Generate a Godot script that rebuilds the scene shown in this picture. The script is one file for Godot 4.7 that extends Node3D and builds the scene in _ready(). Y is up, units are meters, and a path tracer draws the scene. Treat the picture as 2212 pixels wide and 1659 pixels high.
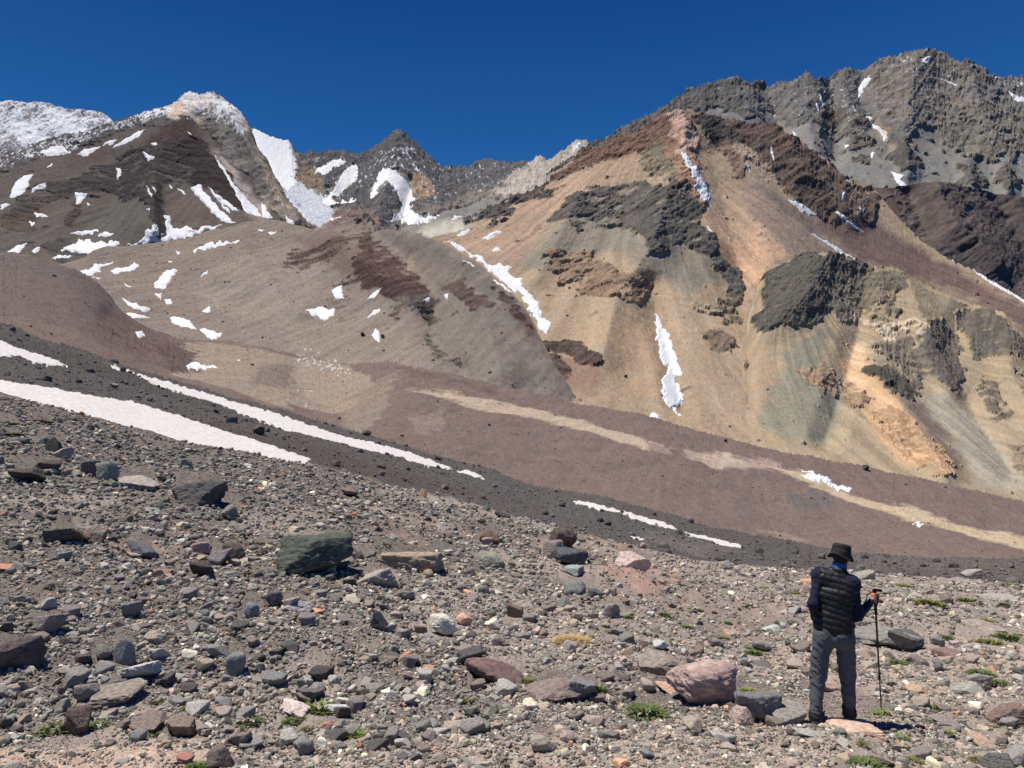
extends Node3D
# High valley with banded mountains, snow patches and a walker on a stony slope.
# Positions traced on the photograph are given in picture units (2212 x 1659) and turned into
# rays; the distance of each thing comes from the slope it lies on.

const FOC := 1628.0
const CX := 1106.0
const CY := 829.5
const PITCH := 5.0
const EYE := Vector3(0, 1.8, 0)
const IW := 1226
const IH := 660
const CR := {1: Vector2(0, 172.8), 2: Vector2(691.2, 216), 3: Vector2(1468.8, 69.1), 4: Vector2(0, 518.4), 5: Vector2(734.4, 518.4), 6: Vector2(1468.8, 518.4), 7: Vector2(0, 803.5), 10: Vector2(1036.8, 1101.6), 11: Vector2(1468.8, 1101.6)}

var cp := cos(deg_to_rad(PITCH))
var sp := sin(deg_to_rad(PITCH))
var rng := RandomNumberGenerator.new()
var n_fbm := FastNoiseLite.new()
var n_rid := FastNoiseLite.new()
var n_one := FastNoiseLite.new()
var n_cell := FastNoiseLite.new()
var terrain_mat: StandardMaterial3D
var snow_mat: StandardMaterial3D
var L := {}
var used := {}
var t0 := 0

func tick(what: String) -> void:
	print("%6d ms  %s" % [Time.get_ticks_msec() - t0, what])

# ---------------------------------------------------------------- helpers
func ray(x: float, y: float, depth: float) -> Vector3:
	var cx := (x - CX) / FOC
	var cy := (CY - y) / FOC
	var dy := cy * cp + sp
	var dz := cy * sp - cp
	var k := depth / -dz
	return Vector3(EYE.x + cx * k, EYE.y + dy * k, -depth)

func lin(r: float, g: float, b: float) -> Color:
	var c := Color(r / 255.0, g / 255.0, b / 255.0).srgb_to_linear()
	var y := c.r * 0.3 + c.g * 0.55 + c.b * 0.15
	return Color(lerpf(c.r, y, 0.34), lerpf(c.g, y, 0.34), lerpf(c.b, y, 0.34)) * 1.05

func crop(c: int, flat: Array) -> PackedVector2Array:
	var o: Vector2 = CR[c] if c else Vector2.ZERO
	var k := 0.33598 if c else 1.0
	var p := PackedVector2Array()
	for i in range(0, flat.size(), 2):
		p.append(o + Vector2(flat[i], flat[i + 1]) * k)
	return p

func numbered(called: String) -> String:
	var n: int = used.get(called, 0)
	used[called] = n + 1
	return called if n == 0 else "%s_%03d" % [called, n]

func tag(o: Node, label: String, category := "", group := "", kind := "") -> void:
	if label: o.set_meta("label", label)
	if category: o.set_meta("category", category)
	if group: o.set_meta("group", group)
	if kind: o.set_meta("kind", kind)

func along(pts: Array, x: float) -> float:
	var n := pts.size()
	if x <= pts[0]: return pts[1]
	for i in range(2, n, 2):
		if x <= pts[i]:
			var t: float = (x - pts[i - 2]) / (pts[i] - pts[i - 2])
			return lerpf(pts[i - 1], pts[i + 1], t)
	return pts[n - 1]

func paint(img: Image, poly: PackedVector2Array, c: Color) -> void:
	var n := poly.size()
	var lo := 1e9
	var hi := -1e9
	for p in poly:
		lo = minf(lo, p.y)
		hi = maxf(hi, p.y)
	var w := img.get_width()
	var h := img.get_height()
	for iy in range(maxi(0, int(lo * 0.5)), mini(h - 1, int(hi * 0.5) + 1) + 1):
		var y := iy * 2.0 + 1.0
		var xs: Array[float] = []
		for i in n:
			var a := poly[i]
			var b := poly[(i + 1) % n]
			if (a.y > y) != (b.y > y):
				xs.append(a.x + (y - a.y) / (b.y - a.y) * (b.x - a.x))
		xs.sort()
		for k in range(0, xs.size() - 1, 2):
			var x0 := clampi(int((xs[k] + 120.0) * 0.5), 0, w)
			var x1 := clampi(int((xs[k + 1] + 120.0) * 0.5), 0, w)
			if x1 > x0:
				img.fill_rect(Rect2i(x0, iy, x1 - x0, 1), c)

func blur(img: Image, times: int) -> void:
	var w := img.get_width()
	var h := img.get_height()
	for i in times:
		img.resize(maxi(2, img.get_width() / 2), maxi(2, img.get_height() / 2), Image.INTERPOLATE_BILINEAR)
	img.resize(w, h, Image.INTERPOLATE_CUBIC)

func grid_mesh(pos: PackedVector3Array, col: PackedColorArray, nx: int, ny: int, smooth := true) -> ArrayMesh:
	var nor := PackedVector3Array()
	nor.resize(pos.size())
	for j in ny if smooth else 0:
		var ju := mini(j + 1, ny - 1) * nx
		var jd := maxi(j - 1, 0) * nx
		for i in nx:
			var a := pos[j * nx + mini(i + 1, nx - 1)] - pos[j * nx + maxi(i - 1, 0)]
			var b := pos[ju + i] - pos[jd + i]
			nor[j * nx + i] = a.cross(b).normalized()
	var idx := PackedInt32Array()
	idx.resize((nx - 1) * (ny - 1) * 6)
	var k := 0
	for j in ny - 1:
		for i in nx - 1:
			var a := j * nx + i
			idx[k] = a
			idx[k + 1] = a + nx
			idx[k + 2] = a + 1
			idx[k + 3] = a + 1
			idx[k + 4] = a + nx
			idx[k + 5] = a + nx + 1
			k += 6
	var arr := []
	arr.resize(Mesh.ARRAY_MAX)
	arr[Mesh.ARRAY_VERTEX] = pos
	if smooth: arr[Mesh.ARRAY_NORMAL] = nor
	arr[Mesh.ARRAY_COLOR] = col
	arr[Mesh.ARRAY_INDEX] = idx
	var m := ArrayMesh.new()
	m.add_surface_from_arrays(Mesh.PRIMITIVE_TRIANGLES, arr)
	return m

func put(m: Mesh, called: String, mat: Material, parent: Node = self) -> MeshInstance3D:
	var o := MeshInstance3D.new()
	o.mesh = m
	if mat: o.material_override = mat
	o.name = numbered(called) if parent == self else called
	parent.add_child(o, true)
	return o

# ---------------------------------------------------------------- mountain sheets
# One slope facing the valley: skyline and foot are traced, the depth runs from foot to skyline,
# spurs and gullies bring it nearer or set it back, crags and scree get relief from noise in metres.
func slope(called: String, c: Dictionary) -> void:
	var x0: float = c.x0
	var dx: float = c.get("step", 2.4)
	var nx := int((c.x1 - x0) / dx) + 1
	var ny: int = c.rows
	var u: float = c.dref / FOC
	# colour pictures of what lies where on the slope
	var soft := Image.create(IW, IH, false, Image.FORMAT_RGBF)
	soft.fill(c.base)
	for z in c.get("soft", []):
		paint(soft, crop(0, z[0]), lin(z[1], z[2], z[3]))
	blur(soft, c.get("softness", 3))
	var hard := Image.create(IW, IH, false, Image.FORMAT_RGBF)
	var alpha := Image.create(IW, IH, false, Image.FORMAT_RF)
	hard.fill(c.get("rock", c.base))
	alpha.fill(Color(c.get("rocky", 0.0), 0, 0))
	for z in c.get("hard", []):
		var poly := crop(0, z[0])
		for q in Geometry2D.offset_polygon(poly, 16.0):
			paint(hard, q, lin(z[1], z[2], z[3]))
		paint(alpha, poly, Color(z[4], 0, 0))
	for z in c.get("calm", []):
		paint(alpha, crop(0, z), Color(0, 0, 0))
	blur(alpha, 2)
	blur(hard, 2)
	var white := Image.create(IW, IH, false, Image.FORMAT_RF)
	white.fill(Color(c.get("snowy", 0.0), 0, 0))
	for z in c.get("white", []):
		paint(white, crop(0, z[0]), Color(z[1], 0, 0))
	blur(white, 2)
	# spurs and gullies, then steps
	var fw := IW / 4
	var fh := IH / 4
	var feat := Image.create(fw, fh, false, Image.FORMAT_RF)
	var lines := []
	for z in c.get("spurs", []):
		lines.append([crop(0, z[0]), z[1], z[2]])
	if lines:
		for fy in fh:
			for fx in fw:
				var p := Vector2(fx * 8.0 - 116.0, fy * 8.0 + 4.0)
				if p.x < x0 - 20.0 or p.x > c.x1 + 20.0: continue
				var v := 0.0
				for z in lines:
					var pl: PackedVector2Array = z[0]
					var best := 1e9
					for i in pl.size() - 1:
						best = minf(best, p.distance_squared_to(Geometry2D.get_closest_point_to_segment(p, pl[i], pl[i + 1])))
					var q: float = 1.0 - sqrt(best) / z[1]
					if q > 0.0: v += q * q * (2.0 - q) * z[2]
				feat.set_pixel(fx, fy, Color(v, 0, 0))
	feat.resize(IW, IH, Image.INTERPOLATE_CUBIC)
	var step_img := Image.create(IW, IH, false, Image.FORMAT_RF)
	for z in c.get("steps", []):
		paint(step_img, crop(0, z[0]), Color(z[1], 0, 0))
	blur(step_img, c.get("step_blur", 1))
	var fa := feat.get_data().to_float32_array()
	var fb := step_img.get_data().to_float32_array()
	var top: Array = c.top
	var bot: Array = c.bot
	var dt: Array = c.dtop
	var db: Array = c.dbot
	var tops := PackedFloat32Array()
	var bots := PackedFloat32Array()
	var dts := PackedFloat32Array()
	var dbs := PackedFloat32Array()
	for i in nx:
		var x := x0 + i * dx
		var ty := along(top, x)
		var by := maxf(along(bot, x), ty + 8.0)
		tops.append(ty)
		bots.append(by)
		dts.append(along(dt, x))
		dbs.append(along(db, x))
	# the depth follows the skyline only loosely, so that its teeth do not run down the slope
	var stop := PackedFloat32Array()
	var sbot := PackedFloat32Array()
	var sdt := PackedFloat32Array()
	var sdb := PackedFloat32Array()
	var jag: float = c.get("jag", 0.0)
	for i in nx:
		var v := [0.0, 0.0, 0.0, 0.0]
		var ws := 0.0
		for k in range(-9, 10):
			var q := clampi(i + k * 4, 0, nx - 1)
			var wt := 10.0 - absf(k)
			ws += wt
			v[0] += tops[q] * wt
			v[1] += bots[q] * wt
			v[2] += dts[q] * wt
			v[3] += dbs[q] * wt
		stop.append(v[0] / ws)
		sbot.append(v[1] / ws)
		sdt.append(v[2] / ws)
		sdb.append(v[3] / ws)
	for i in nx:
		tops[i] += (n_fbm.get_noise_2d(i * dx * 0.11, c.dref) + 0.5 * n_fbm.get_noise_2d(i * dx * 0.3, 5.0)) * jag
	var back: int = 3
	var pos := PackedVector3Array()
	var base := PackedVector3Array()
	var col := PackedColorArray()
	pos.resize(nx * (ny + back))
	base.resize(nx * ny)
	col.resize(nx * (ny + back))
	var gam: float = c.get("gamma", 1.0)
	var out: Vector3 = c.get("out", Vector3(0, 0.45, 0.9))
	var amp: float = c.get("amp", 9.0) * u
	var lam: float = c.get("lam", 46.0) * 1.7 * u
	var rc := cos(deg_to_rad(c.get("ribs", 40.0)))
	var rs := sin(deg_to_rad(c.get("ribs", 40.0)))
	var rl: float = c.get("rib_length", 3.0)
	var bands: float = c.get("bands", 6.0)
	var bedding: float = c.get("bedding", 0.5)
	var cellf: float = c.get("cells", 4.2)
	var ramp: Array = c.get("step_ramp", [-1e9, -1e8])
	var bump: float = c.get("bump", 0.7) * u
	var swarp: float = c.get("soft_warp", 16.0)
	var tint: Color = c.get("tint", Color(1, 1, 1))
	var fine: float = c.get("fine", 1.2)
	var flute: float = c.get("flute", 1.5)
	var warp: float = c.get("warp", 10.0)
	var apex: Vector3 = ray(c.apex.x, c.apex.y, c.dref) if c.has("apex") else Vector3.ZERO
	var streak: float = c.get("streak", 0.10)
	var skew: float = c.get("skew", 0.0)
	var grain: float = c.get("grain", 0.10)
	var tone: float = c.get("tone", 1.0)
	var snow_c := Color(0.64, 0.655, 0.68)
	var has_apex: bool = c.has("apex")
	var snow_skew: float = c.get("snow_skew", 0.0)
	for j in ny:
		var s := float(j) / (ny - 1)
		for i in nx:
			var x := x0 + i * dx
			var y := lerpf(bots[i], tops[i], s)
			var ix := clampi(int((x + 120.0) * 0.5), 0, IW - 1)
			var iy := clampi(int(y * 0.5), 0, IH - 1)
			var bx := clampf((x + 119.0) * 0.5, 0.0, IW - 2.0)
			var by := clampf((y - 1.0) * 0.5, 0.0, IH - 2.0)
			var b0 := int(by) * IW + int(bx)
			bx -= int(bx)
			by -= int(by)
			var d := lerpf(sdb[i], sdt[i], pow(clampf((sbot[i] - y) / (sbot[i] - stop[i]), 0.0, 1.25), gam)) + lerpf(lerpf(fa[b0], fa[b0 + 1], bx), lerpf(fa[b0 + IW], fa[b0 + IW + 1], bx), by) + lerpf(lerpf(fb[b0], fb[b0 + 1], bx), lerpf(fb[b0 + IW], fb[b0 + IW + 1], bx), by) * smoothstep(ramp[0], ramp[1], x)
			var p := ray(x, y, d)
			base[j * nx + i] = p
			# outcrops: the traced areas with their edges broken by noise in metres
			var q := Vector3((p.x * rc + p.y * rs) / (lam * rl), (p.y * rc - p.x * rs) / lam, p.z / (lam * 1.5))
			var w1 := n_fbm.get_noise_3dv(q * 0.8)
			var w2 := n_fbm.get_noise_3d(q.z * 0.8 + 31.0, q.x * 0.8, q.y * 0.8)
			var jx := clampi(int((x + w1 * warp * 2.0 + 120.0) * 0.5), 0, IW - 1)
			var jy := clampi(int((y + w2 * warp * 2.0) * 0.5), 0, IH - 1)
			var f2 := n_fbm.get_noise_3d(q.x * 1.7, q.y * 2.3 + 7.0, q.z * 2.3)
			var m := smoothstep(0.38, 0.60, alpha.get_pixel(jx, jy).r + f2 * 0.72)
			var cs := soft.get_pixel(clampi(int((x + w2 * swarp + f2 * 12.0 + 120.0) * 0.5), 0, IW - 1), clampi(int((y + w1 * swarp * 0.6 + f2 * 7.0) * 0.5), 0, IH - 1))
			cs = Color(cs.r * tint.r, cs.g * tint.g, cs.b * tint.b)
			var ch := hard.get_pixel(jx, jy) * Color(1.16, 1.12, 1.10)
			# relief
			var cell := 0.0
			var bed := 0.0
			var st := 0.0
			if has_apex:
				var hh := maxf(apex.y - p.y, 20.0 * u)
				st = n_fbm.get_noise_2d((p.x - apex.x) / hh * 15.0 + w1 * 0.25, hh / (u * 420.0))
			else:
				st = n_fbm.get_noise_2d((p.x + skew * p.y) / (u * 28.0), p.y / (u * 200.0))
			var lift := n_fbm.get_noise_3dv(p / (lam * 2.2)) * bump * 6.0 + n_rid.get_noise_3dv(p / (lam * 0.55)) * bump * fine + st * bump * flute
			if m > 0.01:
				var r1 := n_rid.get_noise_3dv(q)
				var qc := q * cellf + Vector3(w2, w1, w1) * 0.6
				var r2 := n_cell.get_noise_3dv(qc)
				var r3 := n_cell.get_noise_3dv(qc * 2.3)
				cell = r2 * 0.5 + r3 * 0.5
				var r4 := n_rid.get_noise_3dv(q * 5.0 + Vector3(3, 8, 1))
				bed = n_one.get_noise_2d(q.y * bands, (q.x + q.z) * 0.35) + w1 * 0.3
				lift += m * amp * 0.8 * (r1 * 0.85 + 0.28 * r2 + 0.22 * r3 + 0.24 * r4 + 0.22 * bed * bedding + 0.25)
			p += out * lift
			# tone: grain and streaks down the fall line
			var gr := n_one.get_noise_3dv(p / (u * 3.4))
			var gr2 := n_fbm.get_noise_3dv(p / (u * 17.0) + Vector3(9, 5, 2))
			var dots := smoothstep(0.62, 0.8, n_one.get_noise_3dv(p / (u * 4.2) + Vector3(70, 1, 4))) * -0.22 + smoothstep(0.70, 0.85, n_one.get_noise_3dv(p / (u * 3.6) + Vector3(20, 61, 4))) * 0.3
			var kk := 1.0 + st * streak * (1.0 - m) * 2.0 + gr * grain * (0.9 + 0.7 * m) + dots * (1.0 - m) + gr2 * (0.10 + 0.18 * m) + m * (cell * 0.24 - smoothstep(0.05, 0.5, bed) * 0.30 * bedding + smoothstep(0.45, 0.7, n_one.get_noise_3d(q.x * 3.0, q.y * 9.0, q.z * 3.0)) * 0.35)
			var cc := cs.lerp(ch, m)
			var hue := n_fbm.get_noise_3dv(p / (u * 60.0) + Vector3(50, 0, 0)) * 0.07
			cc = Color(cc.r * kk * (1.0 + hue), cc.g * kk, cc.b * kk * (1.0 - hue))
			var wd := white.get_pixel(ix, iy).r
			if wd > 0.01:
				var sx := p.x + snow_skew * p.y
				var sn := n_fbm.get_noise_3d(sx / (u * 11.0), p.y / (u * 34.0), p.z / (u * 90.0)) * 0.95 + n_one.get_noise_3dv(p / (u * 4.5)) * 0.30
				cc = cc.lerp(snow_c, smoothstep(0.46, 0.54, wd + sn * 0.62))
			pos[j * nx + i] = p
			col[j * nx + i] = Color(cc.r * tone, cc.g * tone, cc.b * tone)
	var fall: float = (dts[nx / 2]) * 0.08
	for k in back:
		for i in nx:
			var a := pos[(ny - 1) * nx + i]
			pos[(ny + k) * nx + i] = a + Vector3(0, -0.8 * fall * (k + 0.15), -fall * (k + 0.3))
			col[(ny + k) * nx + i] = col[(ny - 1) * nx + i]
	var o := put(grid_mesh(pos, col, nx, ny + back, c.get("smooth", false)), called, terrain_mat)
	tag(o, c.label, "", "", "structure")
	pos.resize(nx * ny)
	L[called] = {"pos": pos, "base": base, "nx": nx, "ny": ny, "x0": x0, "dx": dx, "top": tops, "bot": bots, "u": u, "out": out}
	tick(called)

func on_slope(l: Dictionary, x: float, y: float, hug := 1.0) -> Vector3:
	var fi: float = clampf((x - l.x0) / l.dx, 0.0, l.nx - 1.001)
	var i := int(fi)
	var tx: float = fi - i
	var nx: int = l.nx
	var ty := lerpf(l.top[i], l.top[i + 1], tx)
	var by := lerpf(l.bot[i], l.bot[i + 1], tx)
	var fj: float = clampf((by - y) / (by - ty), 0.0, 1.0) * (l.ny - 1.001)
	var j := int(fj)
	var ts: float = fj - j
	var g: PackedVector3Array = l.pos
	var a := g[j * nx + i].lerp(g[j * nx + i + 1], tx).lerp(g[j * nx + nx + i].lerp(g[j * nx + nx + i + 1], tx), ts)
	if hug < 1.0:
		g = l.base
		var b := g[j * nx + i].lerp(g[j * nx + i + 1], tx).lerp(g[j * nx + nx + i].lerp(g[j * nx + nx + i + 1], tx), ts)
		a = b.lerp(a, hug)
	return a

# a patch of old snow: a thin domed sheet lying on a slope, its rim sinking into the ground
func snow(on: String, poly: PackedVector2Array, label: String, group: String, opt := {}) -> void:
	var l: Dictionary = L[on]
	var step: float = opt.get("step", 1.3)
	var thick: float = opt.get("thick", 2.5) * l.u
	var rag: float = minf(opt.get("rag", 1.4), 2.8)
	var hug: float = opt.get("hug", 0.9)
	var pad := 5.0
	var lo := poly[0]
	var hi := poly[0]
	for p in poly:
		lo = lo.min(p)
		hi = hi.max(p)
	lo -= Vector2(pad, pad)
	hi += Vector2(pad, pad)
	var nx := int((hi.x - lo.x) / step) + 2
	var ny := int((hi.y - lo.y) / step) + 2
	var sd := PackedFloat32Array()
	sd.resize(nx * ny)
	var id := PackedInt32Array()
	id.resize(nx * ny)
	id.fill(-1)
	var n := poly.size()
	for j in ny:
		for i in nx:
			var p := lo + Vector2(i, j) * step
			p += Vector2(n_fbm.get_noise_2d(p.x * 0.045, p.y * 0.045), n_fbm.get_noise_2d(p.x * 0.045 + 90.0, p.y * 0.045)) * rag * 2.2
			var best := 1e9
			for k in n:
				best = minf(best, p.distance_squared_to(Geometry2D.get_closest_point_to_segment(p, poly[k], poly[(k + 1) % n])))
			var v := sqrt(best)
			sd[j * nx + i] = v if Geometry2D.is_point_in_polygon(p, poly) else -v
	var pos := PackedVector3Array()
	var idx := PackedInt32Array()
	for j in ny - 1:
		for i in nx - 1:
			var a := j * nx + i
			if maxf(maxf(sd[a], sd[a + 1]), maxf(sd[a + nx], sd[a + nx + 1])) < -0.2: continue
			for v in [a, a + 1, a + nx, a + nx + 1]:
				if id[v] < 0:
					var p := lo + Vector2(v % nx, v / nx) * step
					var q := on_slope(l, p.x, p.y, hug)
					var e := clampf(sd[v] / 3.0, -1.2, 1.0)
					q += l.out * thick * (e + 0.22 * n_fbm.get_noise_2d(p.x * 0.05, p.y * 0.05) + 0.15)
					id[v] = pos.size()
					pos.append(q)
			for v in [a, a + 1, a + nx, a + 1, a + nx + 1, a + nx]:
				idx.append(id[v])
	if idx.is_empty(): return
	var nor := PackedVector3Array()
	nor.resize(pos.size())
	for t in range(0, idx.size(), 3):
		var cr := (pos[idx[t + 1]] - pos[idx[t]]).cross(pos[idx[t + 2]] - pos[idx[t]]) * -1.0
		nor[idx[t]] += cr
		nor[idx[t + 1]] += cr
		nor[idx[t + 2]] += cr
	for t in nor.size():
		nor[t] = nor[t].normalized()
	var arr := []
	arr.resize(Mesh.ARRAY_MAX)
	arr[Mesh.ARRAY_VERTEX] = pos
	arr[Mesh.ARRAY_NORMAL] = nor
	arr[Mesh.ARRAY_INDEX] = idx
	var m := ArrayMesh.new()
	m.add_surface_from_arrays(Mesh.PRIMITIVE_TRIANGLES, arr)
	var o := put(m, opt.get("name", "snow_patch"), opt.get("mat", snow_mat))
	tag(o, label, opt.get("category", "snow patch"), group)
	if not l.has("snow"): l.snow = []
	l.snow.append(poly)

func build_mountains() -> void:
	slope("far_snow_mountain", {"ribs": 110.0, "rib_length": 2.5, "label": "far white snow covered mountain behind the dark ridge", "x0": -120.0, "x1": 330.0, "step": 2.0, "rows": 90, "dref": 8000.0,
		"top": [-120, 232, -60, 226, 0, 220, 40, 221, 80, 224, 110, 226, 140, 235, 170, 238, 200, 241, 222, 246, 238, 257, 246, 267, 270, 284, 330, 330], "bot": [-120, 420, 330, 420],
		"dtop": [0, 8600], "dbot": [0, 7000], "base": lin(190, 190, 196), "rock": lin(120, 116, 122), "rocky": 0.9, "amp": 8.0, "lam": 40.0, "snowy": 0.56,
		"white": [[[-120, 290, 30, 290, 70, 320, 100, 345, -120, 345], 0.40], [[20, 262, 60, 270, 110, 300, 150, 300, 60, 325, 40, 300], 1.0], [[90, 230, 130, 240, 200, 290, 160, 300, 110, 260], 0.85], [[170, 240, 222, 246, 230, 275, 200, 275], 0.55]], "snow_skew": -0.5, "tone": 1.0})
	slope("valley_head_mountain", {"ribs": 80.0, "rib_length": 2.2, "label": "dark craggy peak and ridge closing the valley head", "x0": 480.0, "x1": 1330.0, "step": 2.0, "rows": 130, "dref": 4300.0, "jag": 4.0,
		"top": [480, 290, 530, 272, 549, 277, 573, 290, 604, 301, 625, 304, 631, 314, 637, 330, 654, 332, 669, 328, 693, 331, 713, 324, 738, 325, 756, 330, 790, 331, 805, 320, 819, 310, 832, 299, 846, 290, 859, 279, 866, 279, 874, 285, 889, 300, 906, 315, 926, 337, 953, 360, 983, 364, 1014, 359, 1047, 345, 1074, 350, 1094, 355, 1114, 350, 1151, 350, 1158, 340, 1168, 339, 1182, 349, 1215, 330, 1229, 320, 1245, 307, 1262, 310, 1300, 318, 1330, 330],
		"bot": [480, 560, 1330, 560], "dtop": [480, 4600, 640, 4900, 860, 4700, 1150, 4600, 1200, 4000, 1330, 3700], "dbot": [480, 2700, 900, 2500, 1330, 2300], "gamma": 1.2,
		"base": lin(126, 122, 114), "rock": lin(84, 84, 87), "rocky": 0.9, "amp": 9.0, "lam": 42.0, "apex": Vector2(980, 240), "streak": 0.08,
		"spurs": [[[862, 283, 845, 340, 830, 400, 815, 470], 60.0, -240.0], [[862, 283, 900, 360, 930, 430, 960, 460], 50.0, -150.0], [[780, 350, 750, 420], 40.0, 180.0], [[690, 335, 700, 400], 40.0, -160.0], [[890, 400, 870, 470], 30.0, 140.0]],
		"soft": [[[860, 500, 960, 455, 1060, 425, 1120, 425, 1030, 470, 960, 510, 900, 520], 122, 118, 110], [[880, 500, 950, 488, 1030, 468, 1000, 500, 930, 515], 176, 170, 152], [[690, 470, 760, 462, 800, 480, 800, 500, 690, 500], 118, 100, 96]],
		"hard": [[[860, 500, 960, 455, 1060, 425, 1120, 420, 1180, 440, 1180, 560, 860, 560], 110, 104, 98, 0.1], [[680, 475, 800, 475, 820, 560, 660, 560], 116, 98, 94, 0.2], [[1158, 340, 1182, 349, 1245, 307, 1266, 312, 1230, 352, 1180, 392, 1100, 424, 1060, 446, 1110, 405, 1150, 370], 150, 142, 131, 0.95], [[1000, 480, 1030, 460, 1070, 445, 1050, 470], 84, 80, 76, 0.9], [[640, 380, 665, 370, 690, 420, 660, 410], 122, 104, 86, 0.8], [[895, 400, 920, 395, 925, 420, 900, 425], 140, 116, 92, 0.8]],
		"calm": [[540, 300, 549, 275, 573, 286, 604, 296, 627, 300, 632, 320, 640, 345, 640, 370, 646, 400, 690, 425, 722, 455, 715, 470, 690, 492, 668, 482, 618, 425, 600, 398, 580, 346], [740, 372, 755, 358, 772, 355, 775, 378, 760, 402, 740, 420, 715, 432, 698, 428, 722, 410, 732, 390], [800, 432, 808, 400, 818, 378, 835, 362, 850, 368, 868, 382, 880, 398, 894, 425, 886, 455, 910, 470, 930, 464, 925, 480, 880, 484, 845, 478, 862, 462, 868, 440, 858, 415, 840, 392, 822, 402]],
		"white": [[[660, 335, 1150, 350, 1120, 400, 940, 440, 880, 420, 780, 420, 700, 440], 0.17], [[830, 320, 900, 320, 930, 360, 900, 380, 850, 370, 800, 360], 0.26], [[1230, 320, 1262, 310, 1262, 320, 1240, 335], 0.5], [[540, 300, 549, 275, 573, 286, 604, 296, 627, 300, 632, 320, 640, 345, 640, 370, 646, 400, 690, 425, 722, 455, 715, 470, 690, 492, 668, 482, 618, 425, 600, 398, 580, 346], 0.75]]})
	slope("grey_ridge", {"ribs": 48.0, "rib_length": 1.5, "label": "high jagged grey brown ridge under the blue sky", "x0": 1180.0, "x1": 2330.0, "rows": 190, "jag": 6.0, "dref": 3600.0,
		"top": [1180, 372, 1230, 345, 1262, 322, 1276, 313, 1310, 302, 1340, 281, 1380, 258, 1420, 240, 1450, 222, 1469, 205, 1489, 191, 1519, 184, 1553, 177, 1566, 173, 1583, 169, 1613, 179, 1633, 178, 1644, 172, 1652, 182, 1660, 190, 1675, 182, 1687, 175, 1718, 173, 1730, 164, 1741, 157, 1752, 163, 1761, 173, 1791, 170, 1800, 160, 1808, 155, 1832, 146, 1849, 149, 1866, 155, 1882, 141, 1906, 126, 1939, 124, 1966, 113, 1990, 107, 2023, 111, 2047, 123, 2067, 141, 2091, 133, 2117, 143, 2141, 165, 2161, 166, 2212, 166, 2330, 176],
		"bot": [1180, 420, 1600, 440, 1900, 480, 2330, 520], "dtop": [1180, 3300, 1500, 3700, 2000, 4100, 2330, 4300], "dbot": [1180, 2700, 2330, 2700], "gamma": 1.1,
		"base": lin(126, 122, 115), "rock": lin(102, 98, 93), "rocky": 0.12, "amp": 9.5, "lam": 44.0, "apex": Vector2(1900, -180), "streak": 0.07,
		"spurs": [[[1583, 169, 1610, 260, 1640, 330], 60.0, -90.0], [[1741, 157, 1740, 240, 1760, 330], 60.0, -100.0], [[1860, 150, 1850, 210, 1880, 270, 1920, 320], 34.0, 100.0], [[1990, 107, 1960, 200, 1950, 260], 80.0, -110.0], [[2091, 133, 2110, 240, 2140, 300], 70.0, -90.0], [[1650, 190, 1680, 280], 40.0, 130.0], [[1790, 180, 1800, 270, 1800, 330], 36.0, 130.0], [[1950, 330, 1960, 370], 40.0, -90.0], [[2080, 360, 2095, 420], 36.0, -90.0], [[2165, 360, 2175, 410], 36.0, -90.0]],
		"soft": [[[1470, 230, 1600, 230, 1700, 290, 1640, 300, 1500, 260], 112, 112, 112], [[2130, 160, 2212, 162, 2330, 165, 2330, 240, 2212, 220, 2170, 205], 138, 100, 84], [[1880, 240, 1930, 250, 1990, 320, 1950, 340, 1900, 300], 146, 126, 106]],
		"hard": [[[1180, 372, 1276, 300, 1340, 270, 1469, 195, 1583, 160, 1741, 150, 1990, 95, 2060, 120, 2140, 160, 2330, 165, 2330, 350, 2210, 345, 2100, 335, 2030, 290, 1990, 270, 1960, 300, 1940, 320, 1900, 250, 1870, 290, 1820, 300, 1760, 270, 1700, 265, 1660, 250, 1600, 245, 1540, 225, 1470, 235, 1380, 290, 1276, 340], 102, 101, 99, 0.93],
			[[1276, 310, 1469, 200, 1560, 180, 1600, 240, 1500, 240, 1400, 280, 1290, 335], 86, 86, 84, 0.85], [[1880, 150, 1990, 110, 2060, 130, 2090, 210, 2060, 270, 1980, 260, 1900, 240], 110, 104, 97, 0.93], [[2000, 270, 2080, 240, 2212, 250, 2330, 260, 2330, 350, 2212, 345, 2050, 330], 104, 100, 90, 0.8], [[1780, 250, 1860, 270, 1900, 320, 1840, 310, 1770, 300], 94, 88, 80, 0.6],
			[[1915, 352, 1955, 308, 1990, 338, 1985, 362, 1940, 366], 84, 80, 76, 1.0], [[1838, 348, 1858, 328, 1882, 352, 1872, 362], 88, 84, 80, 0.95], [[2058, 402, 2075, 350, 2105, 350, 2125, 410], 88, 85, 78, 0.9], [[2138, 400, 2165, 350, 2205, 385, 2212, 410], 86, 82, 78, 0.9], [[1780, 320, 1800, 300, 1840, 330, 1810, 345], 100, 98, 96, 0.5]],
		"white": [[[1880, 160, 1990, 105, 2060, 130, 2080, 180, 2000, 200, 1960, 170, 1900, 190], 0.16], [[1700, 170, 1880, 150, 1900, 240, 1840, 270, 1740, 260, 1640, 250], 0.12], [[2140, 165, 2330, 165, 2330, 200, 2180, 190], 0.2]]})
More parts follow.
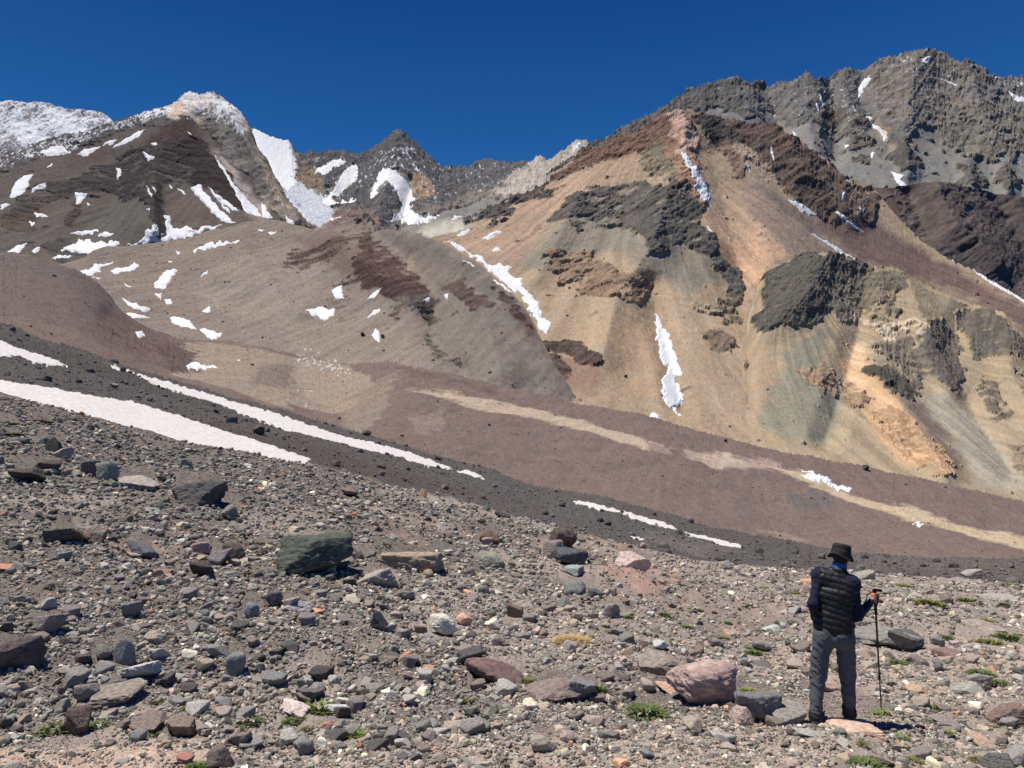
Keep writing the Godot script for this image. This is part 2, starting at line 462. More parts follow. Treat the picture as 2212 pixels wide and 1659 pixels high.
	slope("dark_massif", {"ribs": 32.0, "rib_length": 3.0, "label": "dark slabby rock massif at the foot of the grey ridge", "x0": 1800.0, "x1": 2330.0, "rows": 120, "dref": 2300.0,
		"top": [1800, 430, 1845, 416, 1886, 405, 1939, 405, 1966, 401, 2020, 393, 2060, 399, 2094, 408, 2160, 421, 2212, 430, 2330, 446], "bot": [1800, 560, 1960, 640, 2330, 860],
		"dtop": [1800, 2500, 2330, 2700], "dbot": [1800, 2150, 2330, 1950], "base": lin(96, 82, 78), "rock": lin(84, 75, 73), "rocky": 0.75, "amp": 8.0, "lam": 60.0, "streak": 0.05,
		"spurs": [[[2020, 393, 2060, 480, 2150, 560], 70.0, -90.0], [[1960, 420, 1990, 500], 50.0, 70.0], [[2150, 430, 2212, 560], 50.0, 60.0]],
		"soft": [[[1880, 410, 1940, 420, 1960, 500, 2030, 540, 1960, 530, 1900, 460], 104, 84, 76]], "hard": [[[1880, 410, 1930, 415, 1950, 490, 2000, 540, 1960, 540, 1900, 460], 100, 84, 76, 0.25], [[1960, 401, 2020, 393, 2150, 425, 2080, 470, 2000, 500, 1940, 470], 90, 80, 76, 0.85]]})
	slope("banded_mountain", {"ribs": -8.0, "rib_length": 2.8, "label": "dark banded mountain with a snow dusted summit", "x0": -120.0, "x1": 700.0, "step": 2.1, "rows": 190, "dref": 2500.0, "jag": 3.0, "bands": 5.0, "bedding": 0.55,
		"top": [-120, 372, -60, 348, 0, 329, 51, 317, 102, 301, 142, 292, 183, 286, 203, 278, 227, 270, 250, 267, 270, 254, 300, 248, 325, 236, 350, 231, 372, 227, 386, 213, 400, 206, 415, 200, 428, 207, 440, 208, 449, 203, 461, 201, 476, 205, 490, 217, 512, 234, 526, 251, 538, 268, 545, 295, 557, 322, 579, 345, 589, 374, 604, 394, 613, 415, 622, 435, 644, 455, 660, 477, 680, 500, 700, 530],
		"bot": [-120, 650, 300, 640, 700, 560], "dtop": [-120, 3000, 420, 3200, 540, 3000, 640, 2500, 700, 2300], "dbot": [-120, 1500, 700, 1900], "gamma": 0.95,
		"base": lin(93, 84, 77), "rock": lin(76, 71, 69), "rocky": 0.05, "amp": 6.5, "lam": 48.0, "apex": Vector2(400, 120), "streak": 0.10,
		"spurs": [[[372, 260, 330, 370, 310, 480], 90.0, -150.0], [[430, 260, 480, 340, 560, 440], 40.0, 90.0], [[500, 250, 560, 350, 640, 470], 36.0, -120.0], [[110, 300, 150, 380, 60, 480], 60.0, 70.0], [[270, 370, 240, 450, 150, 530], 60.0, 70.0], [[330, 400, 335, 500], 26.0, -60.0]],
		"soft": [[[300, 330, 340, 280, 372, 255, 410, 258, 440, 300, 420, 322, 340, 322], 80, 62, 59], [[150, 330, 220, 310, 260, 330, 200, 360], 90, 74, 70], [[455, 320, 500, 350, 545, 420, 590, 475, 560, 475, 505, 405], 158, 144, 138], [[160, 480, 260, 440, 330, 430, 320, 500, 220, 520], 92, 88, 80], [[360, 420, 440, 430, 520, 480, 420, 510, 340, 500], 97, 83, 75]],
		"hard": [[[40, 440, 130, 395, 210, 360, 300, 330, 350, 305, 430, 300, 470, 330, 500, 380, 520, 420, 560, 455, 470, 420, 420, 408, 360, 400, 330, 425, 280, 440, 230, 420, 160, 425, 70, 455], 64, 61, 60, 0.70],
			[[425, 300, 465, 330, 490, 375, 530, 430, 560, 470, 520, 460, 470, 410, 430, 380, 400, 330], 58, 51, 50, 0.95], [[-120, 376, 0, 329, 142, 292, 250, 267, 300, 248, 372, 227, 405, 235, 370, 270, 300, 275, 230, 300, 150, 320, 60, 350, -120, 420], 86, 82, 82, 0.93],
			[[372, 232, 390, 205, 415, 196, 461, 196, 500, 220, 545, 280, 520, 290, 480, 270, 440, 270, 400, 250], 186, 162, 138, 0.95], [[440, 250, 480, 240, 540, 290, 580, 345, 600, 390, 650, 465, 680, 500, 640, 490, 600, 478, 575, 440, 545, 390, 500, 320, 460, 290], 134, 121, 107, 0.85],
			[[455, 265, 500, 270, 540, 330, 560, 400, 520, 370, 480, 320], 112, 108, 102, 0.8], [[320, 400, 345, 410, 350, 440, 368, 490, 345, 502, 325, 460], 70, 67, 64, 1.0], [[140, 470, 165, 440, 175, 440, 165, 480, 150, 490], 76, 66, 60, 0.8], [[0, 470, 40, 445, 85, 455, 80, 500, 20, 500], 84, 70, 64, 0.75], [[90, 530, 140, 520, 200, 550, 210, 575, 130, 575], 74, 72, 70, 0.6], [[50, 410, 110, 385, 140, 390, 100, 430, 40, 440], 74, 70, 66, 0.6]],
		"white": [[[-120, 380, 0, 329, 142, 292, 250, 267, 372, 227, 380, 250, 300, 270, 230, 290, 150, 330, 60, 345, -120, 430], 0.36], [[280, 246, 372, 222, 380, 240, 300, 262], 0.56], [[386, 205, 430, 195, 500, 215, 545, 275, 530, 300, 490, 270, 440, 250, 395, 235], 0.5], [[400, 240, 440, 240, 430, 265, 400, 262], 0.42], [[440, 196, 500, 212, 540, 262, 500, 245, 470, 235], 0.62], [[530, 330, 580, 380, 640, 470, 600, 440], 0.22]], "warp": 8.0})
	slope("ochre_mountain", {"tint": Color(0.985, 0.985, 0.975), "ribs": 38.0, "rib_length": 3.0, "label": "ochre and orange scree mountain with dark crags", "x0": 880.0, "x1": 2330.0, "rows": 250, "jag": 4.0, "dref": 1600.0,
		"top": [880, 560, 930, 515, 960, 506, 1000, 498, 1027, 481, 1040, 460, 1057, 445, 1075, 440, 1094, 431, 1128, 418, 1150, 408, 1178, 397, 1188, 378, 1200, 368, 1215, 364, 1240, 342, 1262, 323, 1285, 322, 1306, 316, 1328, 300, 1350, 290, 1375, 285, 1397, 275, 1413, 256, 1440, 246, 1469, 237, 1489, 234, 1510, 244, 1536, 250, 1580, 257, 1610, 266, 1637, 270, 1684, 270, 1704, 293, 1731, 301, 1748, 323, 1771, 331, 1805, 361, 1825, 389, 1849, 386, 1870, 398, 1890, 410, 1915, 440, 1940, 470, 1980, 512, 2030, 549, 2100, 584, 2212, 648, 2330, 722],
		"bot": [880, 800, 1150, 830, 1238, 880, 1406, 930, 1603, 990, 1839, 1040, 2040, 1080, 2330, 1180], "dtop": [880, 1500, 960, 1750, 1200, 2000, 1470, 2150, 1700, 2200, 1850, 2250, 2330, 1750], "dbot": [880, 1000, 1200, 900, 1600, 780, 2330, 720], "gamma": 0.92,
		"base": lin(160, 134, 102), "rock": lin(104, 94, 82), "rocky": 0.0, "amp": 10.5, "lam": 44.0, "apex": Vector2(1480, 60), "streak": 0.11, "bump": 0.7,
		"spurs": [[[1470, 240, 1480, 330, 1510, 430, 1545, 520], 90.0, -50.0], [[1530, 340, 1560, 440, 1590, 560, 1600, 640], 80.0, 40.0], [[1440, 405, 1410, 520, 1330, 640, 1300, 760], 90.0, -80.0], [[1400, 620, 1440, 760, 1470, 880], 50.0, 45.0], [[1684, 270, 1740, 370, 1840, 460], 60.0, -70.0], [[1250, 420, 1200, 520, 1160, 600], 50.0, -40.0]],
		"soft": [[[950, 530, 1180, 400, 1330, 335, 1430, 300, 1390, 360, 1210, 460, 1080, 550, 1000, 545], 172, 138, 106], [[970, 540, 1080, 545, 1200, 475, 1150, 570, 1080, 610, 1030, 580], 158, 127, 104], [[1110, 590, 1160, 520, 1270, 420, 1420, 400, 1530, 520, 1560, 600, 1480, 640, 1380, 560, 1250, 545, 1180, 575], 136, 124, 105], [[1440, 330, 1490, 420, 1520, 480, 1580, 580, 1606, 660, 1620, 600, 1650, 480, 1600, 430, 1540, 400, 1510, 330], 176, 142, 106], [[1560, 520, 1640, 500, 1700, 540, 1650, 600, 1610, 620, 1590, 570], 196, 148, 106],
			[[1560, 330, 1640, 400, 1780, 480, 1860, 560, 1720, 545, 1650, 500, 1600, 430], 152, 126, 105], [[1640, 380, 1700, 445, 1780, 495, 1760, 505, 1660, 430], 118, 102, 94], [[1760, 460, 1880, 470, 1960, 525, 2100, 600, 2330, 730, 2330, 860, 2170, 680, 1980, 600, 1870, 565, 1790, 500], 118, 92, 83], [[1520, 440, 1560, 500, 1600, 590, 1606, 640, 1590, 640, 1550, 540], 182, 134, 84],
			[[1300, 700, 1420, 700, 1440, 850, 1330, 850], 164, 132, 98], [[1190, 770, 1300, 780, 1290, 850, 1200, 830], 142, 110, 88]],
		"hard": [[[1185, 380, 1215, 362, 1262, 320, 1306, 312, 1350, 286, 1413, 250, 1469, 232, 1500, 245, 1512, 330, 1500, 385, 1470, 405, 1440, 385, 1405, 350, 1375, 330, 1310, 345, 1240, 378, 1192, 398], 116, 88, 70, 0.97], [[1425, 330, 1500, 325, 1535, 420, 1522, 475, 1480, 445, 1440, 395], 150, 112, 84, 0.85], [[1455, 245, 1475, 245, 1490, 300, 1478, 320], 176, 140, 116, 0.9], [[1215, 422, 1300, 398, 1420, 400, 1455, 420, 1420, 462, 1380, 492, 1300, 502, 1235, 495, 1190, 472], 90, 86, 80, 0.62],
			[[1395, 455, 1440, 405, 1480, 420, 1522, 470, 1548, 520, 1592, 582, 1606, 645, 1588, 685, 1558, 602, 1528, 545, 1480, 532, 1420, 545, 1388, 505], 82, 80, 75, 0.78], [[1420, 330, 1445, 360, 1440, 390, 1400, 380, 1380, 350], 116, 108, 84, 0.6], [[1160, 555, 1230, 540, 1300, 560, 1330, 580, 1400, 602, 1425, 642, 1390, 664, 1330, 645, 1260, 642, 1200, 605], 128, 104, 80, 0.62], [[1480, 640, 1530, 640, 1590, 700, 1560, 700], 130, 122, 98, 0.5], [[1513, 712, 1550, 700, 1588, 738, 1575, 768, 1528, 764], 112, 94, 75, 0.8], [[1555, 640, 1590, 655, 1604, 702, 1575, 690], 96, 88, 70, 0.6],
			[[1500, 236, 1580, 250, 1684, 264, 1704, 288, 1748, 318, 1805, 356, 1832, 388, 1855, 440, 1840, 470, 1790, 455, 1720, 435, 1680, 395, 1620, 345, 1570, 305, 1520, 292], 98, 80, 72, 0.93], [[1520, 268, 1560, 272, 1590, 305, 1622, 345, 1602, 372, 1560, 332, 1525, 302], 78, 73, 70, 0.95], [[1560, 320, 1600, 340, 1612, 380, 1580, 370], 120, 98, 78, 0.8], [[1600, 330, 1660, 380, 1720, 430, 1700, 430, 1640, 380], 150, 128, 106, 0.05], [[1680, 345, 1760, 345, 1832, 400, 1842, 470, 1800, 485, 1740, 445, 1690, 405], 90, 77, 69, 0.95], [[1845, 390, 1905, 420, 1900, 490, 1855, 480], 94, 78, 69, 0.75],
			[[1015, 485, 1040, 455, 1060, 440, 1128, 415, 1182, 395, 1195, 410, 1120, 452, 1060, 478, 1027, 490], 84, 78, 76, 0.85], [[1170, 736, 1210, 733, 1300, 763, 1312, 780, 1270, 788, 1200, 768, 1172, 758], 82, 68, 63, 0.95], [[1172, 770, 1200, 770, 1242, 800, 1232, 816, 1190, 802], 84, 70, 63, 0.85]],
		"grain": 0.17})
	slope("black_spur", {"tint": Color(0.985, 0.985, 0.975), "ribs": 42.0, "rib_length": 3.2, "label": "ochre spur with black crags in front of the ochre mountain", "x0": 1590.0, "x1": 2330.0, "rows": 190, "dref": 1250.0,
		"top": [1590, 790, 1606, 752, 1614, 690, 1628, 640, 1657, 577, 1697, 566, 1731, 551, 1760, 545, 1791, 543, 1820, 549, 1849, 560, 1886, 575, 1923, 577, 1953, 589, 1976, 615, 2040, 640, 2084, 656, 2124, 662, 2168, 676, 2201, 716, 2240, 735, 2330, 790], "bot": [1590, 986, 1606, 991, 1614, 992, 1628, 995, 1657, 1001, 1697, 1010, 1731, 1017, 1760, 1023, 1791, 1030, 1820, 1036, 1849, 1042, 1886, 1049, 1923, 1057, 1953, 1063, 1976, 1067, 2040, 1080, 2084, 1095, 2124, 1109, 2168, 1124, 2201, 1136, 2240, 1149, 2330, 1180], "dtop": [1590, 1223, 1606, 1304, 1614, 1423, 1628, 1510, 1657, 1593, 1697, 1570, 1731, 1592, 1760, 1646, 1791, 1691, 1820, 1739, 1849, 1732, 1886, 1709, 1923, 1747, 1953, 1758, 1976, 1725, 2040, 1704, 2084, 1676, 2124, 1672, 2168, 1653, 2201, 1574, 2240, 1545, 2330, 1458], "dbot": [1590, 805, 1606, 801, 1614, 799, 1628, 793, 1657, 773, 1697, 742, 1731, 725, 1760, 722, 1791, 719, 1820, 717, 1849, 715, 1886, 711, 1923, 708, 1953, 706, 1976, 704, 2040, 699, 2084, 695, 2124, 692, 2168, 688, 2201, 686, 2240, 682, 2330, 675], "gamma": 0.95, "jag": 4.0,
		"base": lin(158, 136, 101), "rock": lin(104, 94, 82), "rocky": 0.0, "amp": 10.0, "lam": 40.0, "apex": Vector2(1880, 380), "streak": 0.13, "bump": 0.6, "bedding": 0.7,
		"spurs": [[[1791, 543, 1740, 640, 1640, 720], 70.0, -60.0], [[1960, 600, 2000, 720, 2060, 830], 60.0, -60.0], [[1860, 600, 1850, 720, 1830, 800, 1780, 950], 50.0, 45.0], [[2090, 660, 2040, 760, 2100, 900, 2180, 1020], 50.0, 50.0], [[2168, 676, 2180, 800, 2230, 900], 60.0, -55.0], [[1890, 790, 1960, 900, 2040, 1020], 60.0, -50.0]],
		"soft": [[[1610, 760, 1625, 640, 1660, 575, 1731, 551, 1791, 543, 1923, 577, 1976, 615, 2084, 656, 2168, 676, 2230, 730, 2330, 790, 2330, 1090, 2040, 1045, 1700, 980, 1620, 960], 158, 136, 101], [[1680, 770, 1790, 700, 1780, 800, 1830, 870, 1790, 960, 1700, 955, 1640, 900], 132, 126, 104], [[1600, 700, 1640, 760, 1700, 780, 1640, 880, 1560, 900, 1580, 780], 158, 132, 98], [[1810, 780, 1850, 750, 1890, 790, 1960, 900, 2030, 1000, 1950, 1010, 1860, 890], 196, 152, 96], [[1840, 740, 1870, 740, 1880, 800, 1850, 860, 1820, 800], 200, 160, 112], [[1975, 860, 2030, 840, 2150, 950, 2230, 1060, 2120, 1060, 2070, 970], 160, 147, 123], [[1950, 860, 1990, 870, 2090, 1010, 2050, 1015], 124, 102, 88]],
		"hard": [[[1655, 592, 1697, 566, 1731, 548, 1791, 540, 1882, 572, 1860, 592, 1800, 612, 1780, 640, 1802, 662, 1760, 692, 1700, 704, 1640, 718, 1620, 692, 1652, 652, 1642, 622], 80, 78, 71, 0.92], [[1780, 622, 1880, 580, 1953, 588, 1978, 622, 1950, 642, 1900, 652, 1870, 682, 1830, 702, 1800, 682], 98, 92, 78, 0.84], [[1988, 700, 2030, 688, 2062, 720, 2072, 790, 2084, 802, 2062, 842, 2010, 802, 1972, 762], 88, 81, 75, 1.00], [[1868, 778, 1920, 788, 1982, 830, 1994, 850, 1950, 858, 1900, 832, 1868, 802], 78, 74, 66, 1.00], [[1895, 715, 1960, 738, 2012, 800, 1992, 842, 1940, 792, 1888, 762], 102, 94, 81, 0.78], [[1860, 690, 1900, 685, 1960, 700, 1990, 690, 1980, 720, 1900, 722], 176, 158, 126, 0.68],
			[[2058, 682, 2120, 662, 2168, 676, 2208, 730, 2230, 765, 2170, 764, 2100, 784, 2088, 722], 90, 85, 77, 0.9], [[2118, 808, 2150, 828, 2184, 900, 2150, 908, 2108, 852], 102, 92, 77, 0.74], [[1718, 800, 1800, 788, 1832, 830, 1884, 870, 1850, 884, 1770, 852], 138, 112, 84, 0.64], [[1880, 888, 1940, 878, 2000, 928, 2064, 1010, 2034, 1044, 1960, 992, 1900, 942], 160, 124, 84, 0.64], [[2165, 955, 2240, 950, 2330, 990, 2330, 1060, 2230, 1045], 124, 108, 84, 0.70], [[1880, 640, 1930, 650, 1960, 670, 1900, 690], 112, 102, 84, 0.58], [[2180, 780, 2330, 800, 2330, 900, 2220, 880], 122, 108, 86, 0.48]], "grain": 0.13})
	slope("brown_hill", {"flute": 0.5, "fine": 1.0, "ribs": 24.0, "rib_length": 3.0, "label": "brown rounded debris hill with dark red rock bands", "x0": 60.0, "x1": 1330.0, "rows": 150, "dref": 1300.0, "bedding": 1.2, "bands": 5.0,
		"top": [60, 580, 120, 575, 168, 560, 200, 545, 235, 533, 286, 530, 336, 524, 380, 517, 420, 509, 480, 490, 538, 478, 598, 475, 638, 487, 672, 494, 725, 494, 765, 486, 795, 488, 809, 500, 842, 495, 879, 498, 926, 515, 977, 535, 1020, 562, 1061, 592, 1095, 622, 1128, 655, 1150, 690, 1163, 722, 1175, 745, 1200, 790, 1240, 850, 1330, 930],
		"bot": [60, 800, 500, 840, 800, 860, 1100, 900, 1330, 960], "dtop": [60, 1500, 400, 1900, 600, 2000, 800, 1800, 980, 1450, 1170, 1020, 1330, 900], "dbot": [60, 760, 600, 800, 1330, 760], "gamma": 1.0,
		"base": lin(127, 111, 99), "rock": lin(92, 74, 68), "rocky": 0.0, "amp": 6.0, "lam": 44.0, "streak": 0.09, "skew": -0.8, "bump": 1.3,
		"spurs": [[[800, 490, 880, 560, 940, 640, 930, 720, 990, 800], 46.0, 40.0], [[700, 510, 820, 600, 900, 650], 60.0, -60.0], [[1000, 560, 1040, 680, 1080, 800], 90.0, -60.0], [[230, 560, 330, 590, 420, 620, 520, 660], 60.0, 50.0], [[500, 490, 560, 580, 640, 680], 70.0, -50.0], [[330, 680, 400, 700, 500, 720], 40.0, 40.0]],
		"soft": [[[230, 535, 420, 512, 600, 478, 640, 490, 560, 540, 400, 590, 330, 640, 250, 620], 130, 113, 97], [[480, 560, 640, 520, 720, 560, 660, 680, 520, 700, 420, 640], 136, 120, 105], [[800, 500, 930, 520, 1060, 600, 1130, 660, 1160, 740, 1000, 600], 112, 102, 93], [[930, 660, 1080, 640, 1130, 760, 1180, 840, 960, 800, 930, 720], 120, 109, 97], [[630, 520, 720, 500, 800, 560, 760, 600], 118, 96, 84], [[1090, 640, 1150, 690, 1170, 750, 1140, 740], 100, 78, 70], [[600, 700, 800, 660, 900, 720, 900, 790, 640, 790], 133, 117, 101]],
		"hard": [[[605, 575, 640, 545, 700, 530, 740, 505, 770, 510, 740, 545, 690, 560, 640, 590], 82, 62, 58, 0.62], [[690, 520, 740, 500, 800, 500, 810, 540, 760, 545, 720, 540], 92, 72, 64, 0.5], [[760, 560, 790, 545, 830, 560, 880, 600, 930, 620, 935, 650, 890, 660, 840, 640, 800, 620, 770, 600], 76, 57, 55, 0.92], [[770, 520, 830, 530, 860, 560, 920, 600, 900, 610, 840, 575, 790, 550], 88, 67, 62, 0.75], [[720, 610, 760, 590, 790, 600, 770, 620, 740, 620], 80, 62, 58, 0.85], [[950, 605, 1000, 615, 1060, 645, 1068, 665, 1010, 660, 960, 630], 92, 74, 68, 0.72], [[1060, 610, 1110, 640, 1150, 690, 1160, 722, 1120, 690, 1080, 640], 84, 66, 60, 0.72], [[910, 660, 950, 640, 945, 690, 925, 720, 915, 700], 84, 80, 74, 0.75], [[920, 720, 940, 740, 970, 775, 1010, 800, 980, 800, 930, 760], 88, 84, 76, 0.6], [[850, 660, 880, 650, 870, 690, 855, 690], 96, 86, 74, 0.55], [[700, 650, 760, 640, 790, 690, 740, 700], 112, 97, 82, 0.35]],
		"white": [[[640, 750, 700, 760, 770, 790, 760, 808, 690, 790, 640, 770], 0.22]], "grain": 0.13})
	slope("reddish_moraine", {"soft_warp": 18.0, "flute": 0.0, "fine": 0.08, "ribs": -20.0, "rib_length": 3.0, "label": "reddish brown moraine ridge crossing the valley floor", "x0": -120.0, "x1": 2330.0, "rows": 150, "dref": 520.0,
		"top": [-120, 540, 0, 545, 60, 552, 120, 568, 170, 584, 203, 603, 222, 621, 240, 646, 264, 672, 300, 697, 340, 715, 380, 728, 430, 734, 520, 738, 620, 762, 700, 778, 760, 787, 802, 784, 835, 780, 902, 793, 986, 810, 1070, 830, 1154, 851, 1238, 867, 1322, 882, 1406, 898, 1478, 919, 1536, 938, 1603, 957, 1687, 975, 1755, 988, 1839, 1003, 1939, 1022, 2040, 1042, 2141, 1068, 2212, 1083, 2330, 1112],
		"bot": [-120, 760, 0, 760, 200, 830, 500, 920, 800, 990, 1100, 1090, 1400, 1150, 1700, 1220, 2330, 1270], "dtop": [-120, 800, 100, 800, 225, 800, 300, 820, 430, 870, 620, 900, 760, 850, 802, 700, 1000, 660, 1500, 600, 2330, 560], "dbot": [-120, 320, 400, 330, 1000, 320, 1600, 300, 2330, 260], "gamma": 1.1,
		"base": lin(116, 95, 86), "rock": lin(96, 78, 72), "rocky": 0.0, "amp": 3.0, "lam": 40.0, "streak": 0.045, "skew": -1.6, "bump": 1.3, "grain": 0.2, "jag": 3.0, "softness": 1, "out": Vector3(0, 0.8, 0.6),
		"spurs": [[[830, 835, 1000, 855, 1200, 895, 1380, 950, 1560, 995, 1760, 1040], 64.0, -12.0], [[240, 680, 330, 740, 420, 790], 40.0, 26.0], [[300, 760, 600, 860], 60.0, -20.0], [[640, 790, 660, 860, 760, 920], 50.0, 22.0], [[1600, 980, 1800, 1030, 2100, 1120], 50.0, -16.0]],
		"soft": [[[-120, 545, 60, 552, 170, 585, 226, 626, 240, 668, 160, 700, 0, 680, -120, 660], 106, 91, 86], [[0, 600, 130, 610, 200, 660, 120, 700, 0, 670], 110, 90, 84], [[240, 668, 330, 714, 400, 735, 380, 800, 280, 770, 160, 720, 190, 690], 110, 89, 82], [[400, 740, 520, 742, 620, 765, 760, 790, 820, 830, 740, 900, 640, 880, 520, 850, 380, 810], 142, 123, 103], [[560, 790, 640, 790, 620, 840, 540, 830], 122, 104, 92], [[330, 740, 420, 760, 430, 800, 370, 800], 96, 77, 72], [[740, 920, 780, 840, 860, 800, 830, 880, 790, 940], 130, 112, 96],
			[[880, 836, 1000, 850, 1100, 868, 1200, 893, 1330, 925, 1440, 965, 1400, 968, 1260, 935, 1150, 905, 1020, 880, 960, 862], 168, 146, 118], [[880, 905, 960, 880, 960, 930, 900, 940], 130, 110, 98], [[1480, 975, 1600, 985, 1700, 1010, 1600, 1010, 1500, 995], 158, 132, 118], [[1500, 985, 1580, 985, 1620, 1000, 1540, 1010], 168, 146, 122], [[1640, 1000, 1720, 1018, 1860, 1075, 1990, 1105, 2120, 1140, 2212, 1165, 2330, 1200, 2330, 1235, 2212, 1185, 2090, 1155, 1960, 1120, 1850, 1088, 1720, 1035], 176, 152, 114], [[1640, 1145, 1700, 1150, 1760, 1172, 1700, 1168], 136, 112, 94], [[1690, 1070, 1760, 1060, 1800, 1090, 1740, 1110], 104, 94, 90], [[1390, 955, 1470, 975, 1440, 985], 140, 118, 104], [[820, 790, 900, 800, 1100, 850, 1060, 850, 900, 815], 106, 86, 79]],
		"hard": [[[330, 735, 420, 745, 440, 800, 400, 810, 350, 780], 92, 76, 72, 0.45], [[190, 690, 260, 690, 330, 740, 350, 780, 260, 760], 98, 74, 68, 0.35]],
		"white": [[[640, 760, 700, 772, 770, 800, 760, 812, 690, 800, 630, 780], 0.27], [[590, 840, 680, 840, 700, 890, 620, 890], 0.10]]})
	slope("dark_scree_slope", {"flute": 0.0, "fine": 0.1, "ribs": -20.0, "rib_length": 3.0, "label": "dark grey scree slope falling behind the stony ground", "x0": -120.0, "x1": 2330.0, "step": 2.2, "rows": 100, "dref": 110.0,
		"top": [-120, 672, -60, 684, 0, 696, 34, 706, 84, 730, 161, 750, 202, 765, 255, 783, 302, 800, 336, 810, 403, 827, 470, 849, 538, 867, 605, 884, 672, 904, 740, 925, 819, 945, 903, 972, 986, 995, 1070, 1015, 1104, 1032, 1154, 1049, 1238, 1062, 1306, 1073, 1373, 1092, 1440, 1108, 1519, 1132, 1620, 1154, 1704, 1166, 1771, 1182, 1872, 1196, 1973, 1203, 2107, 1206, 2212, 1209, 2330, 1213],
		"bot": [-120, 930, 0, 935, 150, 960, 400, 1020, 740, 1100, 1040, 1170, 1400, 1260, 1700, 1300, 2330, 1330], "dtop": [-120, 230, 400, 230, 1000, 220, 1600, 190, 2330, 160], "dbot": [-120, 78, 800, 72, 2330, 68], "gamma": 1.25,
		"base": lin(86, 80, 77), "rock": lin(90, 84, 80), "rocky": 0.0, "amp": 1.0, "lam": 40.0, "streak": 0.07, "skew": -2.4, "bump": 0.9, "grain": 0.22, "jag": 4.0, "softness": 2, "out": Vector3(0, 0.9, 0.45),
		"soft": [[[-120, 700, 90, 740, 300, 815, 540, 890, 500, 900, 250, 820, 0, 740, -120, 730], 80, 74, 71], [[400, 900, 640, 950, 900, 1030, 1100, 1080, 900, 1060, 600, 985], 84, 74, 70], [[900, 1000, 1200, 1070, 1500, 1150, 1800, 1210, 1500, 1190, 1200, 1110], 86, 82, 80], [[1740, 1180, 1900, 1200, 2330, 1215, 2330, 1260, 1900, 1230], 96, 88, 82], [[1400, 1150, 1600, 1190, 1500, 1200, 1380, 1170], 100, 93, 90]]})

